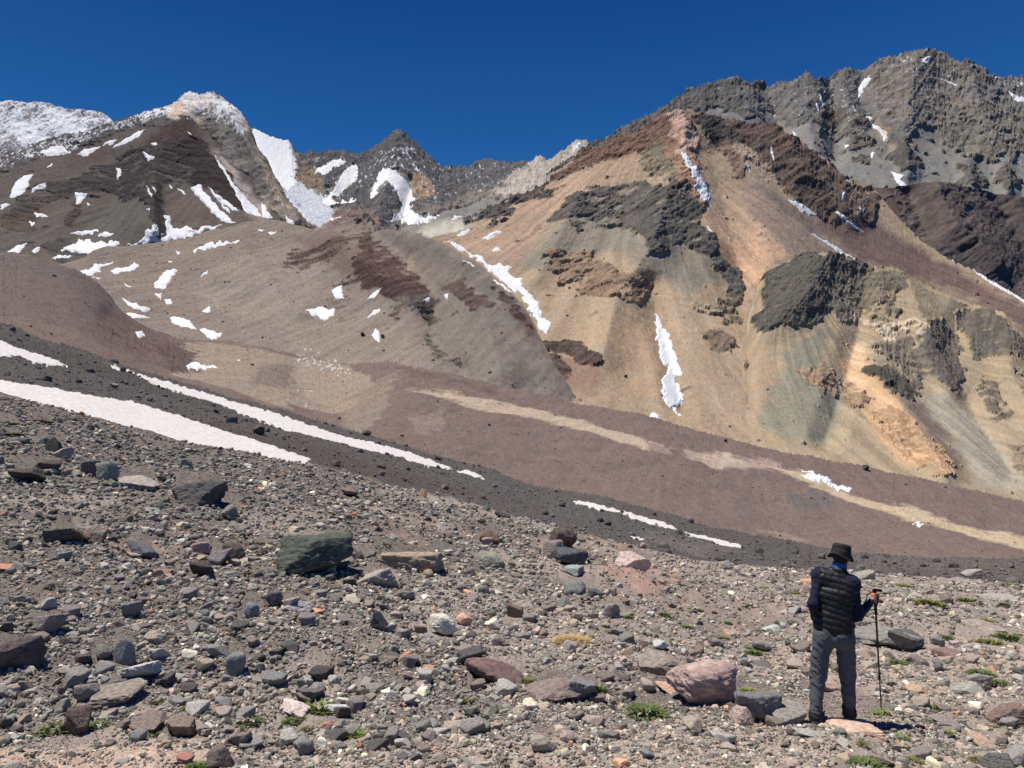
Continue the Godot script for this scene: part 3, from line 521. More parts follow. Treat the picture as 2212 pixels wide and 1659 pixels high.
func build_snow() -> void:
	var g := "snow patches on the banded mountain"
	var lab := "small snow patch on the dark scree of the banded mountain"
	for p in [[62, 755, 80, 700, 115, 650, 150, 620, 215, 608, 200, 640, 180, 690, 130, 740], [200, 725, 250, 685, 305, 668, 290, 695], [0, 838, 20, 800, 45, 790, 75, 808], [490, 480, 560, 440, 645, 428, 600, 465, 540, 492], [660, 420, 690, 395, 755, 390, 730, 410], [265, 470, 330, 435, 400, 430, 450, 465, 370, 480, 300, 490], [480, 720, 570, 735, 520, 780, 495, 805], [555, 785, 585, 795, 565, 808], [975, 405, 1012, 405, 1000, 432], [920, 465, 960, 485, 1000, 505, 965, 535, 945, 510], [750, 570, 775, 575, 792, 610, 755, 655, 765, 600], [940, 680, 985, 740, 988, 772, 955, 720], [980, 680, 1007, 715, 990, 717], [1085, 660, 1107, 700, 1093, 700], [1145, 690, 1187, 727, 1160, 717], [1340, 690, 1420, 760, 1545, 845, 1500, 838, 1400, 775], [1425, 795, 1470, 835, 1480, 862, 1440, 832], [220, 850, 260, 855, 305, 878, 240, 888], [183, 905, 222, 915, 205, 937], [455, 990, 530, 968, 630, 963, 590, 985, 500, 993], [625, 1002, 670, 977, 730, 985, 710, 1004], [45, 1106, 110, 1065, 175, 1050, 120, 1112], [200, 1096, 225, 1075, 260, 1078, 230, 1113], [325, 1157, 380, 1130, 465, 1125, 400, 1152], [395, 1208, 420, 1185, 485, 1178, 450, 1207], [1205, 330, 1235, 355, 1225, 358], [945, 830, 965, 830, 960, 850], [305, 560, 340, 540, 330, 560]]:
		snow("banded_mountain", crop(1, p), lab, g)
	snow("banded_mountain", crop(1, [722, 440, 800, 385, 870, 345, 935, 315, 880, 372, 800, 412]), "slanting snow wedge under the snow dusted ridge", g)
	snow("banded_mountain", crop(1, [1230, 690, 1290, 665, 1300, 710, 1350, 760, 1430, 850, 1515, 920, 1470, 917, 1400, 890, 1320, 800, 1260, 740]), "forked snow streak on the purple scree below the crags", g)
	snow("banded_mountain", crop(1, [1375, 480, 1430, 550, 1500, 660, 1570, 740, 1650, 830, 1690, 892, 1580, 852, 1530, 760, 1470, 640, 1420, 560]), "long snow gully beside the pale pink rock rib", g)
	snow("banded_mountain", crop(1, [1680, 785, 1755, 892, 1690, 892, 1690, 840]), "small snow wedge at the foot of the pale rib", g)
	snow("banded_mountain", crop(1, [1835, 875, 1905, 937, 1850, 932]), "small snow wedge at the foot of the grey spur", g)
	snow("banded_mountain", crop(1, [390, 1100, 450, 1060, 500, 1035, 560, 1025, 600, 1045, 760, 1042, 740, 1075, 690, 1098, 560, 1110]), "wide flat snowfield at the mountain foot", g, {"rag": 4.0})
	snow("banded_mountain", crop(1, [815, 1062, 900, 1035, 985, 930, 1040, 985, 1000, 1028, 1080, 985, 1060, 865, 1090, 870, 1115, 960, 1200, 945, 1250, 975, 1330, 945, 1435, 930, 1330, 967, 1240, 1002, 1140, 1022, 1000, 1040, 900, 1058]), "branching snow band around the black rock rib", g, {"rag": 3.0})
	g = "snowfields at the valley head"
	var heads := -1
	snow("valley_head_mountain", crop(0, [549, 277, 573, 290, 604, 301, 625, 304, 628, 320, 636, 345, 636, 370, 642, 400, 620, 420, 600, 398, 580, 346, 557, 322, 540, 300]), "smooth white snow dome behind the summit spur", g, {"name": "snow_dome", "thick": 3.0, "hug": 0.15, "category": "snowfield"})
	snow("valley_head_mountain", crop(0, [598, 392, 650, 398, 690, 425, 722, 455, 715, 470, 690, 492, 668, 482, 640, 450, 618, 425]), "broken glacier tongue below the snow dome", g, {"name": "glacier", "thick": 1.6, "hug": 0.9, "category": "glacier", "rag": 6.0, "mat": glacier_mat()})
	for p in [[740, 372, 755, 358, 772, 355, 775, 378, 760, 402, 740, 420, 715, 432, 698, 428, 722, 410, 732, 390], [676, 374, 700, 358, 735, 344, 750, 348, 728, 362, 700, 385], [690, 428, 740, 436, 770, 430, 768, 442, 700, 446], [800, 432, 808, 400, 818, 378, 835, 362, 850, 368, 868, 382, 880, 398, 894, 425, 886, 455, 910, 470, 930, 464, 925, 480, 880, 484, 845, 478, 862, 462, 868, 440, 858, 415, 840, 392, 822, 402, 810, 428], [905, 478, 950, 465, 925, 480], [962, 477, 1000, 462, 985, 474], [702, 470, 740, 470, 720, 478]]:
		heads += 1
		snow("valley_head_mountain", crop(0, p), ["broad snowfield between dark ribs left of the pointed peak", "slanting snow streaks under the ridge beside the dome", "level snow ledge above the glacier tongue", "forked snowfield falling from the shoulder of the pointed peak", "narrow snow strip at the foot of the pointed peak", "thin snow strip on the grey talus fan", "small snow ledge at the glacier end"][heads], g, {"rag": 5.0, "hug": 0.8, "thick": 1.6, "category": "snowfield"})
	g = "snow patches on the brown hill"
	lab = "ragged snow patch on the brown debris hill"
	for p in [[490, 1225, 560, 1225, 600, 1190, 730, 1165, 640, 1205, 640, 1235, 570, 1254], [705, 1230, 760, 1210, 830, 1195, 860, 1175, 890, 1195, 850, 1228, 740, 1242], [780, 1398, 850, 1425, 965, 1470, 920, 1482, 840, 1457], [750, 1495, 860, 1500, 970, 1525, 900, 1532, 790, 1518], [1285, 1605, 1330, 1600, 1430, 1640, 1390, 1662, 1340, 1650], [1645, 962, 1700, 971, 1680, 979], [1715, 986, 1775, 979, 1740, 994], [1298, 1492, 1350, 1462, 1352, 1502], [1290, 1260, 1330, 1220, 1327, 1250], [625, 1477, 650, 1430, 700, 1430, 660, 1467], [600, 1447, 645, 1410, 632, 1442], [640, 1552, 690, 1520, 707, 1545, 680, 1582], [1060, 1405, 1090, 1410, 1105, 1442, 1075, 1432], [798, 1305, 857, 1337, 830, 1337], [595, 1270, 655, 1278, 630, 1287], [995, 1380, 1040, 1375, 1035, 1405], [1130, 1095, 1160, 1110, 1145, 1118], [1075, 1160, 1110, 1168, 1095, 1172]]:
		snow("brown_hill", crop(1, p), lab, g)
	snow("brown_hill", crop(1, [990, 1312, 1030, 1270, 1080, 1215, 1130, 1220, 1110, 1270, 1060, 1332, 1030, 1344]), "comb shaped snow patch standing upright on the brown hill", g, {"rag": 4.0})
	snow("brown_hill", crop(1, [1240, 1102, 1250, 1080, 1380, 1050, 1540, 1030, 1500, 1047, 1350, 1087]), "long thin toothed snow strip across the brown hill", g, {"rag": 4.0})
	snow("brown_hill", crop(1, [1098, 1525, 1150, 1525, 1220, 1550, 1275, 1610, 1180, 1592, 1105, 1557]), "smooth rounded snow patch on the brown hill", g)
	snow("brown_hill", crop(1, [1965, 1492, 2010, 1468, 2080, 1465, 2155, 1480, 2150, 1517, 2090, 1527, 2020, 1514]), "lumpy snow patch below the dark red rock bands", g, {"rag": 4.0})
	snow("brown_hill", crop(1, [2130, 1360, 2200, 1320, 2206, 1410, 2160, 1406]), "square snow patch under the dark red cliff", g)
	for p in [[305, 1287, 360, 1225, 397, 1208, 350, 1267], [300, 1402, 350, 1350, 387, 1340, 360, 1372], [665, 1292, 717, 1278, 700, 1307], [795, 1260, 827, 1244, 817, 1282], [915, 1038, 960, 1050, 1003, 1082]]:
		snow("brown_hill", crop(2, p), "narrow snow streak near the dark red rock bands", g)
	snow("brown_hill", crop(2, [335, 1507, 360, 1465, 382, 1490, 382, 1562, 345, 1532]), "upright snow patch beside a black boulder", g)
	snow("brown_hill", crop(2, [1097, 1148, 1180, 1188, 1262, 1240, 1200, 1222]), "thin snow line along the hill rim above the gully", g)
	g = "snow patches on the moraine"
	snow("reddish_moraine", crop(1, [865, 1625, 915, 1615, 930, 1652, 895, 1657]), "small ragged snow patch above the red eroded bank", g)
	snow("reddish_moraine", crop(4, [1185, 827, 1210, 800, 1260, 790, 1300, 808, 1350, 795, 1407, 825, 1300, 827, 1230, 837]), "flat ragged snow patch in the moraine hollow", g, {"rag": 3.0})
	snow("reddish_moraine", crop(4, [1518, 775, 1547, 770, 1540, 787]), "tiny snow spot on the moraine bank", g)
	snow("reddish_moraine", crop(6, [735, 1460, 850, 1495, 950, 1530, 1000, 1570, 1105, 1600, 1090, 1617, 1010, 1607, 920, 1562, 800, 1527, 770, 1512, 860, 1512]), "long ragged snow strip on the moraine crest", g, {"rag": 4.0})
	snow("reddish_moraine", crop(11, [1497, 88, 1567, 98, 1540, 107]), "tiny snow spot near the tan stripe of the moraine", g)
	g = "snow patches on the ochre mountain"
	snow("ochre_mountain", crop(2, [790, 900, 900, 930, 960, 985, 1040, 1005, 1090, 1070, 1160, 1050, 1225, 1080, 1220, 1135, 1305, 1145, 1310, 1210, 1380, 1270, 1420, 1330, 1420, 1400, 1490, 1430, 1480, 1470, 1465, 1510, 1410, 1460, 1360, 1370, 1310, 1270, 1230, 1200, 1160, 1150, 1100, 1110, 1050, 1060, 940, 980, 850, 930]), "long winding snow tongue in the gully beside the brown hill", g, {"thick": 2.2, "rag": 3.0})
	snow("ochre_mountain", crop(5, [2025, 465, 2060, 520, 2130, 650, 2160, 760, 2205, 885, 2150, 872, 2180, 950, 2207, 1010, 2190, 1060, 2140, 1072, 2200, 1132, 2160, 1112, 2110, 1060, 2065, 980, 2070, 900, 2112, 850, 2070, 780, 2040, 650]), "tall dagger shaped snow strip on tan scree", g, {"rag": 3.0})
	snow("ochre_mountain", crop(3, [0, 775, 40, 800, 100, 870, 150, 960, 207, 1050, 190, 1112, 130, 1060, 90, 1000, 110, 980, 40, 880]), "slanting snow couloir under the rust coloured crags", g, {"rag": 3.0})
	snow("ochre_mountain", crop(3, [690, 1080, 760, 1100, 887, 1187, 830, 1182, 740, 1132]), "slanting snow strip below the dark purple crags", g)
	snow("ochre_mountain", crop(3, [840, 1288, 950, 1350, 1142, 1472, 1100, 1467, 1000, 1402]), "straight thin snow strip above the black spur", g)
	snow("ochre_mountain", crop(6, [1860, 178, 1960, 223, 2100, 310, 2212, 386, 2330, 450, 2212, 410, 2080, 325, 1940, 243]), "long straight snow line beside the dark massif", g)
	snow("ochre_mountain", crop(6, [1265, 1462, 1300, 1410, 1340, 1430, 1387, 1477, 1310, 1472]), "tent shaped snow patch at the foot of orange scree", g)
	snow("ochre_mountain", crop(2, [1338, 1540, 1360, 1560, 1395, 1535, 1427, 1590, 1417, 1652, 1380, 1657, 1350, 1612]), "torn snow patch above the dark rock band in the gully", g)
	lab = "small snow patch on the ochre mountain"
	for p in [[580, 725, 602, 760, 602, 842, 590, 800], [975, 1150, 1080, 1215, 1177, 1287, 1120, 1267, 1030, 1207], [175, 1248, 237, 1317, 200, 1302], [1040, 1043, 1067, 1045, 1035, 1107], [1143, 1128, 1192, 1157, 1160, 1152], [428, 868, 454, 870, 450, 907], [1048, 918, 1087, 962, 1060, 952], [1713, 1443, 1777, 1472, 1745, 1464]]:
		snow("ochre_mountain", crop(3, p), lab, g)
	for p in [[870, 872, 910, 845, 967, 836, 930, 867], [1040, 897, 1100, 855, 1167, 838, 1110, 882], [1098, 972, 1140, 948, 1162, 974]]:
		snow("ochre_mountain", crop(2, p), "snow patch on the pinkish scree above the gully", g)
	for p in [[1215, 818, 1260, 830, 1312, 850, 1280, 872, 1245, 862], [1983, 1132, 2020, 1103, 2057, 1137, 2020, 1150]]:
		snow("ochre_mountain", crop(5, p), "small snow patch at the foot of the tan scree", g)
	for p in [[663, 1168, 720, 1190, 802, 1230, 780, 1243, 730, 1222], [663, 1253, 740, 1270, 812, 1302, 750, 1297], [958, 1358, 1030, 1353, 1072, 1387, 1030, 1387], [1113, 1448, 1180, 1450, 1272, 1487, 1150, 1472], [2123, 1640, 2212, 1638, 2300, 1655, 2160, 1657], [498, 1313, 542, 1320, 520, 1327]]:
		snow("ochre_mountain", crop(6, p), "low snow patch along the base of the ochre slopes", g)
	g = "snow patches on the grey ridge"
	snow("grey_ridge", crop(3, [1175, 480, 1190, 540, 1250, 600, 1320, 640, 1337, 680, 1310, 712, 1290, 652, 1200, 592]), "long club shaped snow gully on the grey ridge", g)
	snow("grey_ridge", crop(3, [1140, 380, 1180, 310, 1222, 320, 1180, 362, 1160, 437, 1138, 442]), "snow couloir below the notch of the grey ridge", g)
	snow("grey_ridge", crop(3, [2080, 385, 2140, 415, 2212, 440, 2330, 480, 2212, 482, 2130, 447]), "wide snow slope beside the reddish shoulder", g)
	for p in [[1360, 900, 1440, 925, 1420, 945, 1472, 1000, 1425, 1002, 1390, 952], [1680, 305, 1782, 340, 1770, 362, 1720, 337], [1100, 475, 1127, 530, 1110, 522], [1223, 805, 1240, 768, 1257, 780, 1240, 810], [1053, 728, 1077, 728, 1082, 757, 1060, 747], [885, 405, 932, 480, 910, 502, 890, 452], [868, 458, 892, 480, 885, 522], [723, 643, 747, 665, 730, 667], [1548, 178, 1602, 173, 1602, 227], [2003, 288, 2067, 292, 2030, 302]]:
		snow("grey_ridge", crop(3, p), "small snow patch on the grey ridge", g)
	g = "snow strips on the dark scree slope"
	var ns := {"step": 2.0, "rag": 1.4, "thick": 1.7, "hug": 0.6, "mat": dirty_snow_mat()}
	snow("dark_scree_slope", crop(7, [-330, 0, -120, 20, 0, 55, 200, 80, 400, 115, 620, 160, 850, 190, 1100, 265, 1400, 365, 1650, 440, 1850, 510, 2000, 560, 1950, 600, 1400, 560, 1000, 500, 700, 430, 450, 340, 330, 280, 150, 240, 0, 220, -330, 180]), "broad pinkish snow strip filling the hollow behind the stony ground", g, ns)
	snow("dark_scree_slope", crop(4, [-330, 560, -120, 610, 0, 650, 60, 670, 130, 700, 280, 745, 447, 810, 280, 802, 190, 777, 110, 747, 0, 742, -330, 690]), "short tapering snow strip on the upper dark scree", g, ns)
	snow("dark_scree_slope", crop(0, [297, 807, 336, 818, 420, 842, 504, 867, 588, 890, 672, 919, 735, 941, 802, 956, 886, 978, 943, 998, 977, 1014, 923, 1007, 852, 986, 785, 969, 735, 955, 689, 946, 622, 929, 554, 906, 470, 872, 370, 842, 302, 817]), "long narrow snow strip running down the dark scree", g, ns)
	snow("dark_scree_slope", crop(4, [683, 793, 740, 808, 867, 852, 800, 847, 730, 827]), "thin snow sliver above the long narrow strip", g, ns)
	snow("dark_scree_slope", crop(5, [750, 1483, 830, 1483, 932, 1532, 870, 1522]), "thin snow sliver below the long narrow strip", g, ns)
	snow("dark_scree_slope", crop(0, [1228, 1080, 1270, 1085, 1345, 1103, 1390, 1117, 1435, 1129, 1463, 1143, 1440, 1142, 1400, 1129, 1340, 1109, 1290, 1099]), "white snow streak with a small rock in it", g, ns)
	snow("dark_scree_slope", crop(10, [1308, 138, 1420, 163, 1500, 183, 1600, 208, 1712, 235, 1620, 244, 1560, 227, 1500, 202, 1400, 182, 1330, 162]), "ragged snow streak at the edge of the dark scree", g, ns)
	snow("dark_scree_slope", crop(10, [963, 170, 1062, 183, 1040, 190]), "thin snow sliver low on the dark scree", g, ns)

func glacier_mat() -> StandardMaterial3D:
	var m: StandardMaterial3D = snow_mat.duplicate()
	m.albedo_texture = noise_tex(Color(0.46, 0.49, 0.53), Color(0.90, 0.91, 0.93), 0.012, 6, 19)
	m.albedo_color = Color(1, 1, 1)
	m.uv1_triplanar = true
	m.uv1_world_triplanar = true
	m.uv1_scale = Vector3(0.012, 0.004, 0.006)
	return m

func dirty_snow_mat() -> StandardMaterial3D:
	var m: StandardMaterial3D = snow_mat.duplicate()
	m.albedo_texture = noise_tex(Color(0.68, 0.655, 0.64), Color(0.91, 0.90, 0.895), 0.02, 6, 11)
	m.albedo_color = Color(1, 1, 1)
	m.uv1_triplanar = true
	m.uv1_world_triplanar = true
	m.uv1_scale = Vector3(0.05, 0.22, 0.12)
	m.normal_enabled = true
	m.normal_texture = noise_normal(0.05, 4, 12, 5.0)
	m.normal_scale = 0.6
	return m

func noise_tex(a: Color, b: Color, freq: float, oct: int, sd: int, size := 512) -> NoiseTexture2D:
	var n := FastNoiseLite.new()
	n.seed = sd
	n.frequency = freq
	n.fractal_octaves = oct
	var t := NoiseTexture2D.new()
	t.width = size
	t.height = size
	t.seamless = true
	t.noise = n
	var g := Gradient.new()
	g.set_color(0, a)
	g.set_color(1, b)
	t.color_ramp = g
	return t

func noise_normal(freq: float, oct: int, sd: int, strength := 6.0, size := 512) -> NoiseTexture2D:
	var t := noise_tex(Color.BLACK, Color.WHITE, freq, oct, sd, size)
	t.as_normal_map = true
	t.bump_strength = strength
	return t

# ---------------------------------------------------------------- stony ground
const RIM := [-420, 800, -200, 812, 0, 836, 67, 850, 151, 878, 218, 896, 286, 913, 420, 945, 504, 963, 588, 979, 672, 996, 743, 1012, 835, 1036, 936, 1062, 1037, 1086, 1121, 1106, 1239, 1139, 1349, 1166, 1474, 1196, 1541, 1211, 1608, 1217, 1709, 1220, 1872, 1230, 1973, 1239, 2074, 1244, 2212, 1259, 2640, 1290]
const REACH := [-420, 50, 0, 46, 700, 42, 1037, 38, 1500, 40, 2212, 46, 2640, 48]
var rims := PackedFloat32Array()
var icos := {}
var rock_mats := {}
var stone_mat: StandardMaterial3D
var boulder_tex: NoiseTexture2D
var boulder_bump: NoiseTexture2D

func rim_y(x: float) -> float:
	var f := clampf((x + 460.0) / 10.0, 0.0, 319.0)
	var i := int(f)
	return lerpf(rims[i], rims[i + 1], f - i)

func ground_depth(x: float, y: float) -> float:
	var ry := rim_y(x)
	var ir := 1.0 / along(REACH, x)
	return 1.0 / (ir + (y - ry) * (0.168 - ir) / (1659.0 - ry))

func ground_bump(p: Vector3) -> float:
	var b := n_fbm.get_noise_2d(p.x * 0.16, p.z * 0.16) * 0.20 + n_fbm.get_noise_2d(p.x * 0.8 + 40.0, p.z * 0.8) * 0.06
	for m in mounds:
		var q: float = Vector2(p.x - m[0].x, p.z - m[0].z).length() / m[1]
		b += m[2] * exp(-q * q)
	return b
var mounds := []

func ground(x: float, y: float) -> Vector3:
	var p := ray(x, y, ground_depth(x, y))
	p.y += ground_bump(p)
	return p

func ground_at(x: float, y: float) -> Vector3:
	var v := y
	var p := ground(x, v)
	for i in 4:
		var r := p - EYE
		v += y - (CY - FOC * (r.y * cp + r.z * sp) / (r.y * sp - r.z * cp))
		p = ground(x, v)
	return p

# picture areas of different soil: centre, radii, colour, stones left (1 = as elsewhere)
const SOIL := [[260, 1645, 420, 60, 170, 144, 122, 0.2], [900, 1650, 500, 40, 158, 138, 122, 0.6], [1500, 1640, 420, 60, 156, 136, 120, 0.7], [1390, 1270, 90, 40, 156, 118, 98, 0.25], [1290, 1180, 110, 26, 142, 114, 92, 0.35], [900, 1150, 140, 26, 124, 104, 90, 0.5], [330, 1190, 90, 24, 146, 116, 96, 0.4], [1560, 1330, 130, 60, 138, 120, 106, 0.45], [160, 1110, 190, 26, 140, 126, 114, 0.6], [1950, 1440, 330, 90, 158, 138, 122, 0.75], [60, 1290, 90, 40, 112, 98, 88, 0.5], [1130, 1390, 160, 60, 138, 124, 112, 0.8], [770, 1370, 110, 50, 120, 108, 100, 0.6]]

func soil(x: float, y: float, p: Vector3) -> Color:
	var wx := x + n_fbm.get_noise_2d(p.x * 0.5, p.z * 0.5) * 80.0
	var wy := y + n_fbm.get_noise_2d(p.x * 0.5 + 77.0, p.z * 0.5) * 40.0
	var t := smoothstep(-0.35, 0.35, n_fbm.get_noise_2d(p.x * 0.11 + 5.0, p.z * 0.11) + p.x * 0.05)
	var c := lin(104, 95, 88).lerp(lin(142, 128, 116), t)
	for z in SOIL:
		var q := Vector2((wx - z[0]) / z[2], (wy - z[1]) / z[3]).length()
		if q < 1.3: c = c.lerp(lin(z[4], z[5], z[6]), smoothstep(1.3, 0.5, q) * 0.85)
	return c

func stones_left(x: float, y: float) -> float:
	var k := 1.0
	for z in SOIL:
		var q := Vector2((x - z[0]) / z[2], (y - z[1]) / z[3]).length()
		if q < 1.2: k = minf(k, lerpf(z[7], 1.0, smoothstep(0.6, 1.2, q)))
	return k

func build_ground() -> void:
	for i in 322:
		var s := 0.0
		for k in 7: s += along(RIM, -460.0 + i * 10.0 + (k - 3) * 16.0)
		rims.append(s / 7.0 + lerpf(13.0, 7.0, clampf((i * 10.0 - 460.0) / 800.0, 0.0, 1.0)))
	for m in [[1385, 1282, 2.0, 0.42], [1250, 1190, 2.6, 0.35], [640, 1240, 2.0, 0.15], [1490, 1500, 1.0, 0.08], [300, 1060, 5.0, 0.4]]:
		mounds.append([ray(m[0], m[1], ground_depth(m[0], m[1])), m[2], m[3]])
	var nx := 520
	var ny := 210
	var back := 8
	var pos := PackedVector3Array()
	var col := PackedColorArray()
	for j in ny + back:
		for i in nx:
			var x := -420.0 + i * 5.85
			var ry := rim_y(x)
			var s := minf(float(j) / (ny - 1), 1.0)
			var y := lerpf(2300.0, ry, 1.0 - (1.0 - s) * (1.0 - 0.35 * s))
			var p := ray(x, y, ground_depth(x, y))
			if j >= ny:
				var k := j - ny + 1
				p = ray(x, ry, along(REACH, x) * (1.0 + 0.07 * k))
				p.y -= 0.45 * along(REACH, x) * 0.07 * k * (1.0 + 0.25 * k)
			p.y += ground_bump(p) + n_fbm.get_noise_2d(p.x * 4.0, p.z * 4.0) * 0.018
			pos.append(p)
			var c := soil(x, y, p)
			var k2 := 1.0 + n_fbm.get_noise_2d(p.x * 3.0, p.z * 3.0) * 0.22 + n_one.get_noise_2d(p.x * 14.0, p.z * 14.0) * 0.12
			k2 *= 1.45
			col.append(Color(c.r * k2, c.g * k2, c.b * k2))
	var m := StandardMaterial3D.new()
	m.vertex_color_use_as_albedo = true
	m.roughness = 1.0
	m.metallic_specular = 0.15
	m.albedo_texture = noise_tex(Color(0.82, 0.80, 0.79), Color(1, 1, 1), 0.05, 5, 5)
	m.uv1_triplanar = true
	m.uv1_world_triplanar = true
	m.uv1_scale = Vector3.ONE * 0.9
	m.normal_enabled = true
	m.normal_texture = noise_normal(0.06, 5, 6, 9.0)
	m.normal_scale = 1.0
	var o := put(grid_mesh(pos, col, nx, ny + back), "ground", m)
	tag(o, "bare brown grey soil of the stony hillside", "", "", "structure")
	tick("ground")

# ---------------------------------------------------------------- rocks
func ico(sub: int) -> Array:
	if icos.has(sub): return icos[sub]
	var v := PackedVector3Array()
	var f := PackedInt32Array()
	if sub == 0:
		var t := (1.0 + sqrt(5.0)) / 2.0
		for p in [Vector3(-1, t, 0), Vector3(1, t, 0), Vector3(-1, -t, 0), Vector3(1, -t, 0), Vector3(0, -1, t), Vector3(0, 1, t), Vector3(0, -1, -t), Vector3(0, 1, -t), Vector3(t, 0, -1), Vector3(t, 0, 1), Vector3(-t, 0, -1), Vector3(-t, 0, 1)]:
			v.append(p.normalized())
		f = PackedInt32Array([0, 11, 5, 0, 5, 1, 0, 1, 7, 0, 7, 10, 0, 10, 11, 1, 5, 9, 5, 11, 4, 11, 10, 2, 10, 7, 6, 7, 1, 8, 3, 9, 4, 3, 4, 2, 3, 2, 6, 3, 6, 8, 3, 8, 9, 4, 9, 5, 2, 4, 11, 6, 2, 10, 8, 6, 7, 9, 8, 1])
	else:
		var a: Array = ico(sub - 1)
		v = a[0].duplicate()
		var g: PackedInt32Array = a[1]
		var mid := {}
		for t in range(0, g.size(), 3):
			var e := [0, 0, 0]
			for k in 3:
				var i := g[t + k]
				var j := g[t + (k + 1) % 3]
				var key := mini(i, j) * 100000 + maxi(i, j)
				if not mid.has(key):
					mid[key] = v.size()
					v.append(((v[i] + v[j]) * 0.5).normalized())
				e[k] = mid[key]
			f.append_array(PackedInt32Array([g[t], e[0], e[2], g[t + 1], e[1], e[0], g[t + 2], e[2], e[1], e[0], e[1], e[2]]))
	icos[sub] = [v, f]
	return icos[sub]

# a broken stone: a ball cut by planes, its edges worn by k, its faces roughened
func rock_mesh(sd: int, sub: int, planes := 11, k := 16.0, rough := 0.05) -> ArrayMesh:
	var r := RandomNumberGenerator.new()
	r.seed = sd * 7919 + 13
	var a: Array = ico(sub)
	var v: PackedVector3Array = a[0].duplicate()
	var f: PackedInt32Array = a[1]
	var pn := PackedVector3Array()
	for i in planes:
		var d := Vector3(r.randfn(), r.randfn() * 0.9, r.randfn()).normalized()
		pn.append(d / r.randf_range(0.52, 0.92))
	for d in [Vector3.UP, Vector3.DOWN, Vector3.LEFT, Vector3.RIGHT, Vector3.BACK, Vector3.FORWARD]:
		pn.append(d / r.randf_range(0.92, 1.15))
	var off := Vector3(r.randf() * 50.0, r.randf() * 50.0, r.randf() * 50.0)
	for i in v.size():
		var d := v[i]
		var s := 0.0
		for p in pn:
			var c := d.dot(p)
			if c > 0.0: s += pow(c, k)
		var rad := pow(s, -1.0 / k)
		rad *= 1.0 + n_fbm.get_noise_3dv(d * 1.3 + off) * rough + n_fbm.get_noise_3dv(d * 4.0 + off) * rough * 0.6 - maxf(0.0, n_rid.get_noise_3dv(d * 1.6 + off) - 0.55) * rough * 1.2
		v[i] = d * rad
	var arr := []
	arr.resize(Mesh.ARRAY_MAX)
	if sub >= 3:
		var nor := PackedVector3Array()
		nor.resize(v.size())
		for t in range(0, f.size(), 3):
			var cr := (v[f[t + 1]] - v[f[t]]).cross(v[f[t + 2]] - v[f[t]])
			if cr.dot(v[f[t]]) < 0.0: cr = -cr
			for q in 3: nor[f[t + q]] += cr
		for i in nor.size(): nor[i] = nor[i].normalized()
		arr[Mesh.ARRAY_NORMAL] = nor
	# clockwise faces
	if (v[f[1]] - v[f[0]]).cross(v[f[2]] - v[f[0]]).dot(v[f[0]]) > 0.0:
		f = f.duplicate()
		for t in range(0, f.size(), 3):
			var q := f[t + 1]
			f[t + 1] = f[t + 2]
			f[t + 2] = q
	arr[Mesh.ARRAY_VERTEX] = v
	arr[Mesh.ARRAY_INDEX] = f
	var m := ArrayMesh.new()
	m.add_surface_from_arrays(Mesh.PRIMITIVE_TRIANGLES, arr)
	return m

func rock_mat(c: Color) -> StandardMaterial3D:
	var key := c.to_html()
	if not rock_mats.has(key):
		var m: StandardMaterial3D = stone_mat.duplicate()
		m.vertex_color_use_as_albedo = false
		m.albedo_color = (c * 1.75).linear_to_srgb()
		m.albedo_texture = boulder_tex
		m.normal_texture = boulder_bump
		m.normal_scale = 1.4
		rock_mats[key] = m
	return rock_mats[key]

const TONES := {"grey": [128, 123, 118], "bluish grey": [118, 119, 118], "greenish grey": [116, 117, 106], "purplish grey": [124, 113, 109], "brown": [122, 108, 97], "dark grey": [84, 80, 78], "pale grey": [160, 154, 146], "tan": [156, 140, 121], "pinkish": [156, 134, 124], "orange": [182, 124, 84], "cream": [208, 198, 168]}
const WEIGHTS := ["grey", "grey", "grey", "grey", "bluish grey", "bluish grey", "greenish grey", "greenish grey", "purplish grey", "purplish grey", "purplish grey", "brown", "brown", "brown", "brown", "dark grey", "dark grey", "dark grey", "pale grey", "pale grey", "tan", "tan", "pinkish"]

func pick_tone(x: float, y: float) -> String:
	var r := rng.randf()
	if r < 0.012: return "orange"
	if r < 0.03: return "cream"
	if x > 1100.0 and rng.randf() < 0.3: return ["tan", "pale grey", "brown", "pinkish"][rng.randi() % 4]
	if x < 800.0 and y < 1150.0 and rng.randf() < 0.4: return ["dark grey", "greenish grey", "grey"][rng.randi() % 3]
	return WEIGHTS[rng.randi() % WEIGHTS.size()]

